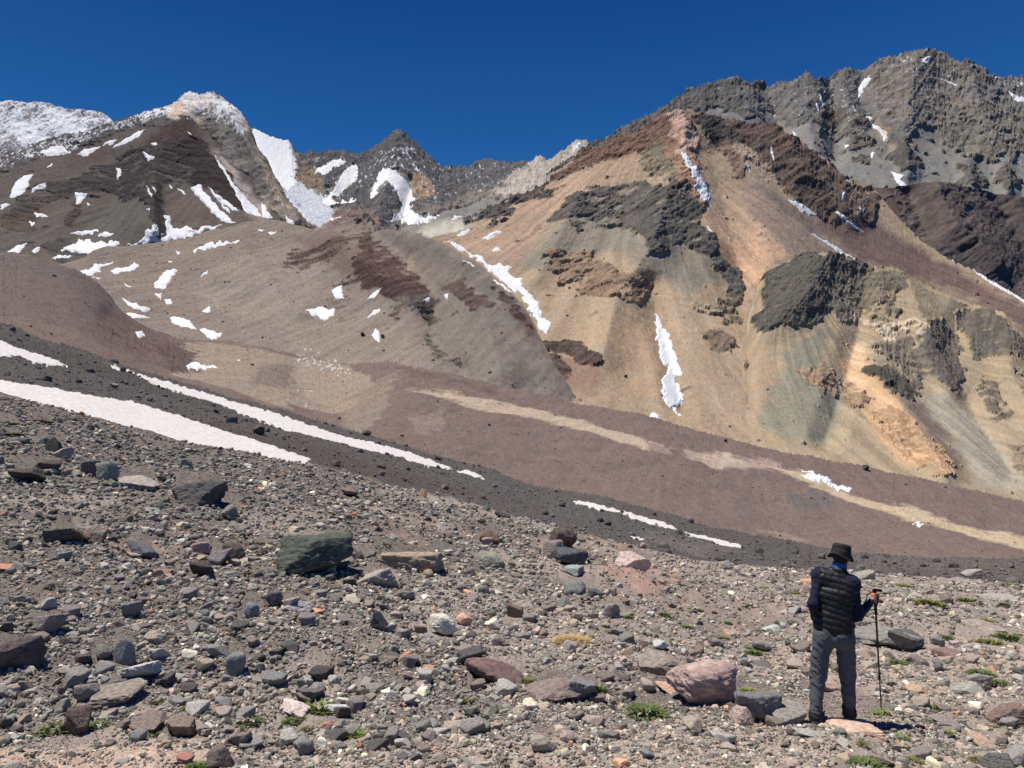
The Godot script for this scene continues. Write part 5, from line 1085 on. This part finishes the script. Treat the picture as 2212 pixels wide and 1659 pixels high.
# ---------------------------------------------------------------- walker
# bones: from, to, radius at each end; joined by a smooth minimum and meshed as surface nets
func flesh(bones: Array, h: float, k: float, st: SurfaceTool, shape := 0) -> void:
	var lo := Vector3.ONE * 1e9
	var hi := -lo
	for b in bones:
		var r := Vector3.ONE * (maxf(b[2], b[3]) + 0.03)
		lo = lo.min(b[0] - r).min(b[1] - r)
		hi = hi.max(b[0] + r).max(b[1] + r)
	var n := Vector3i((hi - lo) / h) + Vector3i.ONE * 2
	var g := PackedFloat32Array()
	g.resize(n.x * n.y * n.z)
	for b in bones:
		var a: Vector3 = b[0]
		var ab: Vector3 = b[1] - a
		var ll := maxf(ab.length_squared(), 1e-9)
		var ra: float = b[2]
		var rb: float = b[3]
		var m := Vector3.ONE * (maxf(ra, rb) + 3.0 * h + 0.02)
		var i0 := Vector3i(((a.min(b[1]) - m - lo) / h).max(Vector3.ZERO))
		var i1 := Vector3i((a.max(b[1]) + m - lo) / h).min(n - Vector3i.ONE)
		for z in range(i0.z, i1.z + 1):
			for y in range(i0.y, i1.y + 1):
				var row := (z * n.y + y) * n.x
				for x in range(i0.x, i1.x + 1):
					var p := lo + Vector3(x, y, z) * h - a
					var t := clampf(p.dot(ab) / ll, 0.0, 1.0)
					g[row + x] += exp(-k * ((p - ab * t).length() - lerpf(ra, rb, t)))
	for i in g.size():
		g[i] = -log(g[i]) / k if g[i] > 1e-8 else 0.3
	var id := PackedInt32Array()
	id.resize(g.size())
	id.fill(-1)
	var vs := PackedVector3Array()
	var cells := PackedInt32Array()
	var offs := [0, 1, n.x, n.x + 1, n.x * n.y, n.x * n.y + 1, n.x * n.y + n.x, n.x * n.y + n.x + 1]
	var edges := [[0, 1], [2, 3], [4, 5], [6, 7], [0, 2], [1, 3], [4, 6], [5, 7], [0, 4], [1, 5], [2, 6], [3, 7]]
	for z in n.z - 1:
		for y in n.y - 1:
			var row := (z * n.y + y) * n.x
			for x in n.x - 1:
				var c := row + x
				if absf(g[c]) > 3.0 * h: continue
				var acc := Vector3.ZERO
				var cnt := 0
				for e in edges:
					var va := g[c + offs[e[0]]]
					var vb := g[c + offs[e[1]]]
					if (va < 0.0) != (vb < 0.0):
						var t := va / (va - vb)
						var pa := Vector3(e[0] & 1, (e[0] >> 1) & 1, e[0] >> 2)
						var pb := Vector3(e[1] & 1, (e[1] >> 1) & 1, e[1] >> 2)
						acc += pa.lerp(pb, t)
						cnt += 1
				if cnt:
					id[c] = vs.size()
					cells.append(c)
					vs.append(lo + (Vector3(x, y, z) + acc / cnt) * h)
	var nor := PackedVector3Array()
	for i in vs.size():
		var c := cells[i]
		nor.append(Vector3(g[c + 1] - g[c] + g[c + 1 + n.x] - g[c + n.x], g[c + n.x] - g[c] + g[c + n.x + 1] - g[c + 1], g[c + n.x * n.y] - g[c] + g[c + n.x * n.y + 1] - g[c + 1]).normalized())
	if shape:
		for i in vs.size(): vs[i] = cloth_shape(shape, vs[i], nor[i])
	var ax := [1, n.x, n.x * n.y]
	var tri := PackedInt32Array()
	for i in cells.size():
		var c := cells[i]
		for d in 3:
			var s: bool = g[c] < 0.0
			if s == (g[c + ax[d]] < 0.0): continue
			var u: int = ax[(d + 1) % 3]
			var v: int = ax[(d + 2) % 3]
			if c - u - v < 0: continue
			var q := [id[c], id[c - u], id[c - u - v], id[c - v]]
			if q.min() < 0: continue
			tri.append_array(PackedInt32Array([q[0], q[1], q[2], q[0], q[2], q[3]] if s else [q[0], q[2], q[1], q[0], q[3], q[2]]))
	var vn := PackedVector3Array()
	vn.resize(vs.size())
	for t in range(0, tri.size(), 3):
		var cr := (vs[tri[t + 1]] - vs[tri[t]]).cross(vs[tri[t + 2]] - vs[tri[t]])
		if cr.dot(nor[tri[t]]) < 0.0:
			cr = -cr
		else:
			var sw := tri[t + 1]
			tri[t + 1] = tri[t + 2]
			tri[t + 2] = sw
		for q in 3: vn[tri[t + q]] += cr
	for t in tri.size():
		st.set_normal(vn[tri[t]].normalized())
		st.add_vertex(vs[tri[t]])

# cloth: 1 trouser folds, 2 sleeve creases, 3 quilted baffles
func cloth_shape(kind: int, p: Vector3, n: Vector3) -> Vector3:
	if kind == 1:
		var f := n_fbm.get_noise_3d(p.x * 7.0 + 3.0, p.y * 11.0 + p.x * 9.0, p.z * 7.0) * 0.013
		if p.y < 0.22: f += n_fbm.get_noise_3d(p.x * 6.0, p.y * 40.0, p.z * 6.0) * 0.008
		if absf(p.y - 0.50) < 0.12: f += n_fbm.get_noise_3d(p.x * 12.0, p.y * 34.0 + p.x * 26.0, p.z * 8.0) * 0.009
		return p + n * f
	if kind == 2:
		return p + n * n_fbm.get_noise_3d(p.x * 12.0, p.y * 16.0, p.z * 12.0) * 0.008
	var y := p.y + (p.x - 0.08) * 0.22 + n_fbm.get_noise_2d(p.x * 5.0, p.y * 3.0) * 0.008
	var s := absf(sin(y * PI / 0.060))
	return p + n * (0.009 * pow(s, 0.7) - 0.003 + n_fbm.get_noise_3d(p.x * 16.0, p.y * 8.0, p.z * 16.0) * 0.004)

func part(bones: Array, h: float, called: String, mat: Material, parent: Node, shape := 0, k := 70.0) -> MeshInstance3D:
	var st := SurfaceTool.new()
	st.begin(Mesh.PRIMITIVE_TRIANGLES)
	flesh(bones, h, k, st, shape)
	return put(st.commit(), called, mat, parent)

func lathe(profile: Array, seg: int, wob := 0.0, cap := true) -> ArrayMesh:
	var st := SurfaceTool.new()
	st.begin(Mesh.PRIMITIVE_TRIANGLES)
	st.set_smooth_group(0)
	for i in profile.size() - 1:
		for j in seg:
			for v in [[i, j], [i + 1, j], [i, j + 1], [i, j + 1], [i + 1, j], [i + 1, j + 1]]:
				var a: float = TAU * v[1] / seg
				var p: Vector2 = profile[v[0]]
				var w := 1.0 + wob * sin(a * 2.0 + 0.6) * p.x
				st.add_vertex(Vector3(cos(a) * p.x * w, p.y + wob * p.x * 0.6 * sin(a * 2.0 + 1.9) * (1.0 if p.x > 0.1 else 0.0), sin(a) * p.x * w))
	st.index()
	st.generate_normals()
	return st.commit()

func cloth_mat(c: Color, rough: float, sheen := 0.0) -> StandardMaterial3D:
	var m := StandardMaterial3D.new()
	m.albedo_color = c.linear_to_srgb()
	m.roughness = rough
	m.metallic_specular = 0.4
	if sheen > 0.0:
		m.rim_enabled = true
		m.rim = sheen
	m.normal_enabled = true
	m.normal_texture = noise_normal(0.02, 4, 77, 5.0, 256)
	m.uv1_triplanar = true
	m.uv1_scale = Vector3.ONE * 4.0
	m.normal_scale = 0.5
	return m

func tube(pts: Array, r: float, seg: int, st: SurfaceTool) -> void:
	for i in pts.size() - 1:
		var a: Vector3 = pts[i]
		var b: Vector3 = pts[i + 1]
		var d := (b - a).normalized()
		var s := d.cross(Vector3.UP if absf(d.y) < 0.9 else Vector3.RIGHT).normalized()
		var t := d.cross(s)
		for j in seg:
			var n0 := s * cos(TAU * j / seg) + t * sin(TAU * j / seg)
			var n1 := s * cos(TAU * (j + 1) / seg) + t * sin(TAU * (j + 1) / seg)
			for v in [[a, n0], [b, n0], [a, n1], [a, n1], [b, n0], [b, n1]]:
				st.set_normal(v[1])
				st.add_vertex(v[0] + v[1] * r)

func rod(parent: Node, ax: Vector3, a: float, b: float, r: float, called: String, m: Material) -> void:
	var s := SurfaceTool.new()
	s.begin(Mesh.PRIMITIVE_TRIANGLES)
	tube([ax * a, ax * b], r, 14, s)
	put(s.commit(), called, m, parent)

func build_walker() -> void:
	var foot := ground_at(1799, 1563)
	var w := Node3D.new()
	w.name = "person"
	add_child(w)
	w.position = foot
	w.scale = Vector3(0.86, 0.895, 0.895)
	tag(w, "person in black quilted vest, grey trousers and bucket hat leaning on a trekking pole", "person")
	var skin := StandardMaterial3D.new()
	skin.albedo_color = Color(0.66, 0.46, 0.37)
	skin.roughness = 0.6
	skin.subsurf_scatter_enabled = true
	skin.subsurf_scatter_strength = 0.1
	var yaw := 0.40
	var rt := Vector3(cos(yaw), 0, sin(yaw))     # to his right
	var fw := Vector3(sin(yaw), 0, -cos(yaw))    # the way he faces
	var hipL := Vector3(-0.065, 0.84, 0.0) 
	var hipR := Vector3(0.145, 0.84, 0.04)
	var kneeL := Vector3(-0.128, 0.47, -0.01)
	var kneeR := Vector3(0.188, 0.46, -0.03)
	var ankL := Vector3(-0.198, 0.075, 0.07)
	var ankR := Vector3(0.182, 0.085, 0.0)
	var pelvis := Vector3(0.045, 0.90, 0.01)
	var waist := Vector3(0.06, 1.04, 0.0)
	var chest := Vector3(0.082, 1.25, 0.0)
	var shl := Vector3(0.09, 1.405, 0.0)
	var shL := shl - rt * 0.155 + Vector3(0, 0.035, 0)
	var shR := shl + rt * 0.155 - Vector3(0, 0.025, 0)
	var neck := Vector3(0.128, 1.50, -0.01)
	var head := Vector3(0.172, 1.635, -0.03)
	var elL := Vector3(-0.165, 1.17, 0.02)
	var wrL := Vector3(-0.085, 0.985, -0.15)
	var elR := Vector3(0.262, 1.07, 0.09)
	var wrR := Vector3(0.465, 1.185, -0.02)
	var hand := Vector3(0.513, 1.225, -0.045)
	# the body: one skin from head to feet, finer at head and hands
	var st := SurfaceTool.new()
	st.begin(Mesh.PRIMITIVE_TRIANGLES)
	flesh([[pelvis - rt * 0.05, pelvis + rt * 0.05, 0.085, 0.085], [waist - rt * 0.05, waist + rt * 0.05, 0.075, 0.075], [chest - rt * 0.07, chest + rt * 0.07, 0.08, 0.08], [shL, shR, 0.045, 0.045], [pelvis, chest, 0.07, 0.08], [shl, neck, 0.06, 0.052], [neck, head - Vector3(0, 0.05, 0), 0.05, 0.05],
		[hipL, kneeL, 0.075, 0.05], [kneeL, ankL, 0.045, 0.035], [hipR, kneeR, 0.075, 0.05], [kneeR, ankR, 0.045, 0.035], [shL, elL, 0.042, 0.034], [elL, wrL, 0.034, 0.024], [shR, elR, 0.042, 0.034], [elR, wrR, 0.034, 0.025], [ankL, ankL + fw * 0.13 - Vector3(0, 0.045, 0), 0.035, 0.03], [ankR, ankR + fw * 0.13 - Vector3(0, 0.045, 0), 0.035, 0.03]], 0.014, 70.0, st)
	var hf := (fw + rt * 0.35).normalized()
	var hr := hf.cross(Vector3.UP)
	flesh([[head + Vector3(0, 0.025, 0) - hf * 0.03, head + Vector3(0, 0.03, 0) + hf * 0.03, 0.078, 0.074], [head - Vector3(0, 0.03, 0) + hf * 0.02, head - Vector3(0, 0.08, 0) + hf * 0.07, 0.062, 0.034], [head - Vector3(0, 0.12, 0) - hf * 0.015, head - Vector3(0, 0.03, 0) - hf * 0.01, 0.052, 0.06], [head + Vector3(0, 0.015, 0) + hf * 0.098, head - Vector3(0, 0.022, 0) + hf * 0.118, 0.009, 0.014], [head - Vector3(0, 0.05, 0) + hf * 0.092 - hr * 0.015, head - Vector3(0, 0.05, 0) + hf * 0.092 + hr * 0.015, 0.011, 0.011],
		[head + hr * 0.079 + Vector3(0, 0.014, 0) - hf * 0.012, head + hr * 0.076 - Vector3(0, 0.026, 0), 0.013, 0.010], [head - hr * 0.079 + Vector3(0, 0.014, 0) - hf * 0.012, head - hr * 0.076 - Vector3(0, 0.026, 0), 0.013, 0.010]], 0.006, 130.0, st)
	# right hand closed round the grip, thumb on top
	var grip := hand + Vector3(0.008, 0.0, -0.01)
	var hb := [[wrR, hand - Vector3(0.012, 0.006, -0.012), 0.026, 0.028], [hand - Vector3(0.014, -0.016, -0.01), hand - Vector3(0.006, 0.03, -0.012), 0.025, 0.024]]
	for i in 4:
		var y := 0.032 - i * 0.0215
		var rr: float = [0.0095, 0.0100, 0.0097, 0.0085][i]
		var rad := 0.026
		var c := grip + Vector3(0, y, 0)
		var k1 := c + Vector3(0.014, 0.003, 0.026)
		var k2 := c + Vector3(0.034, 0.0, 0.004)
		var k3 := c + Vector3(0.022, -0.002, -0.022 - 0.003 * (i % 2))
		var k4 := c + Vector3(-0.002, -0.003, -0.026)
		hb.append([hand + Vector3(-0.012, y * 0.8, 0.018), k1, rr * 1.1, rr * 1.05])
		hb.append([k1, k2, rr * 1.05, rr])
		hb.append([k2, k3, rr, rr * 0.95])
		hb.append([k3, k4, rr * 0.95, rr * 0.85])
	hb.append([hand + Vector3(-0.022, 0.012, -0.006), grip + Vector3(-0.022, 0.045, -0.014), 0.0125, 0.011])
	hb.append([grip + Vector3(-0.022, 0.045, -0.014), grip + Vector3(-0.018, 0.072, -0.024), 0.0105, 0.0085])
	flesh(hb, 0.0035, 260.0, st)
	# left hand, loosely curled in front of the hip
	var lh := wrL + Vector3(0.03, -0.03, -0.05)
	var lb := [[wrL, lh, 0.026, 0.03]]
	for i in 4:
		var b0 := lh + Vector3(-0.02 + i * 0.017, -0.012, -0.012)
		var l: float = [0.036, 0.042, 0.04, 0.032][i]
		lb.append([b0, b0 + Vector3(0.006, -l, -0.012), 0.0098, 0.009])
		lb.append([b0 + Vector3(0.006, -l, -0.012), b0 + Vector3(0.012, -l - 0.022, 0.016), 0.009, 0.008])
	lb.append([lh + Vector3(0.022, 0.01, -0.01), lh + Vector3(0.052, -0.012, -0.026), 0.012, 0.010])
	lb.append([lh + Vector3(0.052, -0.012, -0.026), lh + Vector3(0.056, -0.044, -0.026), 0.010, 0.0085])
	flesh(lb, 0.0045, 240.0, st)
	put(st.commit(), "body", skin, w)
	tick("body")
	# trousers with folds
	var grey := cloth_mat(Color(0.080, 0.084, 0.096), 0.85, 0.1)
	part([[pelvis - rt * 0.065 + Vector3(0, 0.02, 0), pelvis + rt * 0.065 + Vector3(0, 0.02, 0), 0.118, 0.118], [pelvis - rt * 0.06 - fw * 0.035 - Vector3(0, 0.05, 0), pelvis + rt * 0.06 - fw * 0.035 - Vector3(0, 0.05, 0), 0.1, 0.1], [hipL, kneeL, 0.103, 0.079], [kneeL, ankL + Vector3(0, 0.06, 0), 0.075, 0.061], [hipR, kneeR, 0.103, 0.079], [kneeR, ankR + Vector3(0, 0.06, 0), 0.075, 0.061]], 0.010, "trousers", grey, w, 1)
	var dark := cloth_mat(Color(0.022, 0.022, 0.025), 0.8)
	for a in [[kneeL, ankL], [kneeR, ankR]]:
		var up: Vector3 = a[1] + (a[0] - a[1]) * 0.24
		part([[up, a[1] + Vector3(0, 0.005, 0), 0.065, 0.068]], 0.009, "trouser_cuff", dark, w, 1)
	# boots
	var leather := cloth_mat(Color(0.055, 0.048, 0.043), 0.7)
	var rubber := cloth_mat(Color(0.02, 0.02, 0.02), 0.9)
	for a in [ankL, ankR]:
		var b := part([[a + Vector3(0, 0.02, 0), a - Vector3(0, 0.03, 0), 0.052, 0.05], [a - Vector3(0, 0.035, 0) - fw * 0.03, a + fw * 0.15 - Vector3(0, 0.045, 0), 0.047, 0.042], [a + fw * 0.06 - Vector3(0, 0.03, 0), a + fw * 0.19 - Vector3(0, 0.05, 0), 0.05, 0.036]], 0.008, "boot", leather, w)
		part([[a - Vector3(0, 0.072, 0) - fw * 0.04, a + fw * 0.05 - Vector3(0, 0.075, 0), 0.032, 0.03], [a + fw * 0.05 - Vector3(0, 0.075, 0), a + fw * 0.19 - Vector3(0, 0.072, 0), 0.034, 0.028], [a - Vector3(0, 0.07, 0) - fw * 0.03 - rt * 0.015, a + fw * 0.17 - Vector3(0, 0.07, 0) - rt * 0.018, 0.03, 0.028], [a - Vector3(0, 0.07, 0) - fw * 0.03 + rt * 0.015, a + fw * 0.17 - Vector3(0, 0.07, 0) + rt * 0.018, 0.03, 0.028]], 0.009, "sole", rubber, b)
	# navy sweater sleeves
	var navy := cloth_mat(Color(0.010, 0.013, 0.032), 0.9, 0.15)
	part([[shL, shR, 0.085, 0.085], [chest - rt * 0.06, chest + rt * 0.06, 0.1, 0.1], [shL, elL, 0.062, 0.050], [elL, wrL, 0.052, 0.036], [shR, elR, 0.062, 0.050], [elR, wrR - (wrR - elR).normalized() * 0.012, 0.053, 0.035]], 0.010, "sweater", navy, w, 2)
	# quilted vest
	var black := cloth_mat(Color(0.011, 0.011, 0.012), 0.55)
	var vest := part([[pelvis + Vector3(0, 0.03, 0), chest, 0.13, 0.13], [pelvis - rt * 0.07, waist - rt * 0.068, 0.112, 0.112], [pelvis + rt * 0.07, waist + rt * 0.068, 0.112, 0.112], [waist - rt * 0.068, chest - rt * 0.082, 0.112, 0.112], [waist + rt * 0.068, chest + rt * 0.082, 0.112, 0.112], [pelvis - rt * 0.078 + Vector3(0, 0.06, 0), pelvis + rt * 0.078 + Vector3(0, 0.06, 0), 0.115, 0.115], [waist - rt * 0.068, waist + rt * 0.068, 0.112, 0.112], [chest - rt * 0.082, chest + rt * 0.082, 0.116, 0.116], [shL + rt * 0.035 - Vector3(0, 0.03, 0), shR - rt * 0.035 - Vector3(0, 0.03, 0), 0.098, 0.098], [shL + rt * 0.03 + Vector3(0, 0.012, 0), neck - Vector3(0, 0.045, 0), 0.058, 0.075], [shR - rt * 0.03 + Vector3(0, 0.012, 0), neck - Vector3(0, 0.045, 0), 0.058, 0.075]], 0.0075, "vest", black, w, 3)
	var collar := put(lathe([Vector2(0.074, -0.05), Vector2(0.088, -0.035), Vector2(0.083, 0.0), Vector2(0.079, 0.02), Vector2(0.070, 0.022), Vector2(0.066, 0.0), Vector2(0.064, -0.04)], 28, 0.4), "collar", black, vest)
	collar.position = neck + Vector3(0, 0.0, 0)
	collar.rotation = Vector3(-0.1, 0, -0.22)
	# blue neck gaiter
	var blue := cloth_mat(Color(0.045, 0.12, 0.34), 0.85)
	var gaiter := put(lathe([Vector2(0.066, -0.06), Vector2(0.074, -0.04), Vector2(0.068, -0.02), Vector2(0.072, 0.0), Vector2(0.066, 0.02), Vector2(0.070, 0.035), Vector2(0.060, 0.045), Vector2(0.052, 0.03)], 28, 0.8), "neck_gaiter", blue, w)
	gaiter.position = neck.lerp(head, 0.22)
	gaiter.rotation = Vector3(-0.05, 0, -0.25)
	# short dark hair under the hat
	var hm := cloth_mat(Color(0.028, 0.02, 0.016), 0.95)
	part([[head + Vector3(0, 0.03, 0) - hf * 0.034, head + Vector3(0, 0.04, 0) + hf * 0.015, 0.083, 0.08], [head - Vector3(0, 0.02, 0) - hf * 0.026, head + Vector3(0, 0.03, 0) - hf * 0.03, 0.068, 0.08]], 0.007, "hair", hm, w, 0, 120.0)
	# bucket hat
	var hatm := cloth_mat(Color(0.016, 0.016, 0.019), 0.85)
	var hat := Node3D.new()
	hat.name = "bucket_hat"
	w.add_child(hat)
	hat.position = head + Vector3(0.0, 0.028, 0) - hf * 0.008
	hat.scale = Vector3.ONE * 0.93
	hat.rotation = Vector3(0.06, 0.5, -0.17)
	put(lathe([Vector2(0.0, 0.108), Vector2(0.05, 0.108), Vector2(0.08, 0.103), Vector2(0.095, 0.09), Vector2(0.099, 0.07), Vector2(0.102, 0.035), Vector2(0.106, 0.0), Vector2(0.095, 0.0), Vector2(0.085, 0.06), Vector2(0.0, 0.10)], 36, 0.25), "crown", hatm, hat)
	put(lathe([Vector2(0.100, 0.012), Vector2(0.110, 0.0), Vector2(0.122, -0.018), Vector2(0.134, -0.036), Vector2(0.136, -0.040), Vector2(0.122, -0.024), Vector2(0.108, -0.006), Vector2(0.098, 0.004)], 44, 0.35), "brim", hatm, hat)
	put(lathe([Vector2(0.1035, 0.028), Vector2(0.1055, 0.024), Vector2(0.1075, 0.01), Vector2(0.1055, 0.006)], 36, 0.25), "hat_band", black, hat)
	tick("clothes")
	# trekking pole, held: a thing of its own
	var pole := Node3D.new()
	pole.name = "trekking_pole"
	add_child(pole)
	var tip := ground_at(1904, 1536)
	pole.position = tip
	tag(pole, "black telescopic trekking pole planted in the stones", "pole")
	var top := foot + grip * Vector3(0.86, 0.895, 0.895) + Vector3(0, 0.055, 0) - tip
	var ax := top.normalized()
	var ln := top.length()
	var alu := cloth_mat(Color(0.018, 0.015, 0.016), 0.4)
	alu.metallic = 0.3
	var cork := cloth_mat(Color(0.02, 0.02, 0.02), 0.9)
	var steel := StandardMaterial3D.new()
	steel.albedo_color = Color(0.6, 0.6, 0.6)
	steel.metallic = 1.0
	steel.roughness = 0.35
	rod(pole, ax, -0.03, 0.05, 0.0045, "tip", steel)
	rod(pole, ax, 0.05, ln * 0.30, 0.0068, "lower_shaft", alu)
	rod(pole, ax, ln * 0.30, ln * 0.58, 0.0082, "middle_shaft", alu)
	rod(pole, ax, ln * 0.58, ln - 0.30, 0.0096, "upper_shaft", alu)
	rod(pole, ax, ln * 0.285, ln * 0.315, 0.0125, "clamp", cork)
	rod(pole, ax, ln * 0.565, ln * 0.60, 0.0140, "clamp", cork)
	rod(pole, ax, ln - 0.31, ln - 0.115, 0.0135, "grip_extension", cork)
	rod(pole, ax, ln - 0.125, ln, 0.0165, "grip", cork)
	for q in [ln * 0.30, ln * 0.585]:
		var s := SurfaceTool.new()
		s.begin(Mesh.PRIMITIVE_TRIANGLES)
		tube([ax * (q - 0.004) + Vector3(-0.004, 0, 0.012), ax * (q + 0.004) + Vector3(-0.004, 0, 0.016)], 0.005, 8, s)
		put(s.commit(), "clamp_screw", steel, pole)
	var ks := SurfaceTool.new()
	ks.begin(Mesh.PRIMITIVE_TRIANGLES)
	tube([top - Vector3(0.015, 0, 0), top + Vector3(0.0, 0.012, 0), top + Vector3(0.05, 0.004, -0.01), top + Vector3(0.07, -0.002, -0.012)], 0.012, 10, ks)
	put(ks.commit(), "grip_head", cork, pole)
	var ss := SurfaceTool.new()
	ss.begin(Mesh.PRIMITIVE_TRIANGLES)
	var loop := []
	for i in 17:
		var a := TAU * i / 16.0
		loop.append(top + Vector3(-0.045 + cos(a) * 0.055, -0.085 + sin(a) * 0.085, 0.035 + sin(a) * 0.02))
	tube(loop, 0.0045, 6, ss)
	put(ss.commit(), "wrist_strap", cork, pole)
	tick("pole")

func set_stage() -> void:
	var cam := Camera3D.new()
	cam.name = "camera"
	cam.fov = rad_to_deg(2.0 * atan(CY / FOC))
	cam.position = EYE
	cam.rotation_degrees.x = PITCH
	cam.near = 0.1
	cam.far = 30000.0
	add_child(cam)
	cam.current = true
	var env := Environment.new()
	env.background_mode = Environment.BG_SKY
	var sm := ProceduralSkyMaterial.new()
	sm.sky_top_color = Color8(0, 35, 106)
	sm.sky_horizon_color = Color8(66, 152, 226)
	sm.sky_curve = 0.22
	sm.sky_energy_multiplier = 1.0
	sm.ground_bottom_color = Color(0.28, 0.25, 0.22)
	sm.ground_horizon_color = Color8(66, 152, 226)
	sm.sun_angle_max = 1.0
	var sky := Sky.new()
	sky.sky_material = sm
	env.sky = sky
	env.tonemap_mode = Environment.TONE_MAPPER_LINEAR
	env.tonemap_exposure = 1.12
	env.sdfgi_enabled = true
	env.ssao_enabled = true
	env.ssil_enabled = true
	var we := WorldEnvironment.new()
	we.name = "environment"
	we.environment = env
	add_child(we)
	var sun := DirectionalLight3D.new()
	sun.name = "sun"
	sun.light_energy = 1.6
	sun.light_color = Color(1.0, 0.975, 0.935)
	sun.light_angular_distance = 0.5
	sun.shadow_enabled = true
	add_child(sun)
	sun.look_at_from_position(Vector3.ZERO, -Vector3(-0.33, 1.0, 0.0), Vector3(0, 0, 1))

func _ready() -> void:
	t0 = Time.get_ticks_msec()
	rng.seed = 20240
	set_stage()
	n_fbm.seed = 3
	n_fbm.frequency = 1.0
	n_fbm.noise_type = FastNoiseLite.TYPE_SIMPLEX
	n_fbm.fractal_octaves = 4
	n_rid.seed = 8
	n_rid.frequency = 1.0
	n_rid.noise_type = FastNoiseLite.TYPE_SIMPLEX
	n_rid.fractal_type = FastNoiseLite.FRACTAL_RIDGED
	n_rid.fractal_octaves = 3
	n_one.seed = 17
	n_one.frequency = 1.0
	n_one.noise_type = FastNoiseLite.TYPE_SIMPLEX
	n_one.fractal_type = FastNoiseLite.FRACTAL_NONE
	terrain_mat = StandardMaterial3D.new()
	terrain_mat.vertex_color_use_as_albedo = true
	terrain_mat.roughness = 1.0
	terrain_mat.metallic_specular = 0.1
	snow_mat = StandardMaterial3D.new()
	snow_mat.albedo_color = Color(0.835, 0.84, 0.85)
	snow_mat.roughness = 0.9
	snow_mat.metallic_specular = 0.2
	build_mountains()
	build_snow()
	tick("snow")
	build_ground()
	build_rocks()
	build_plants()
	build_walker()
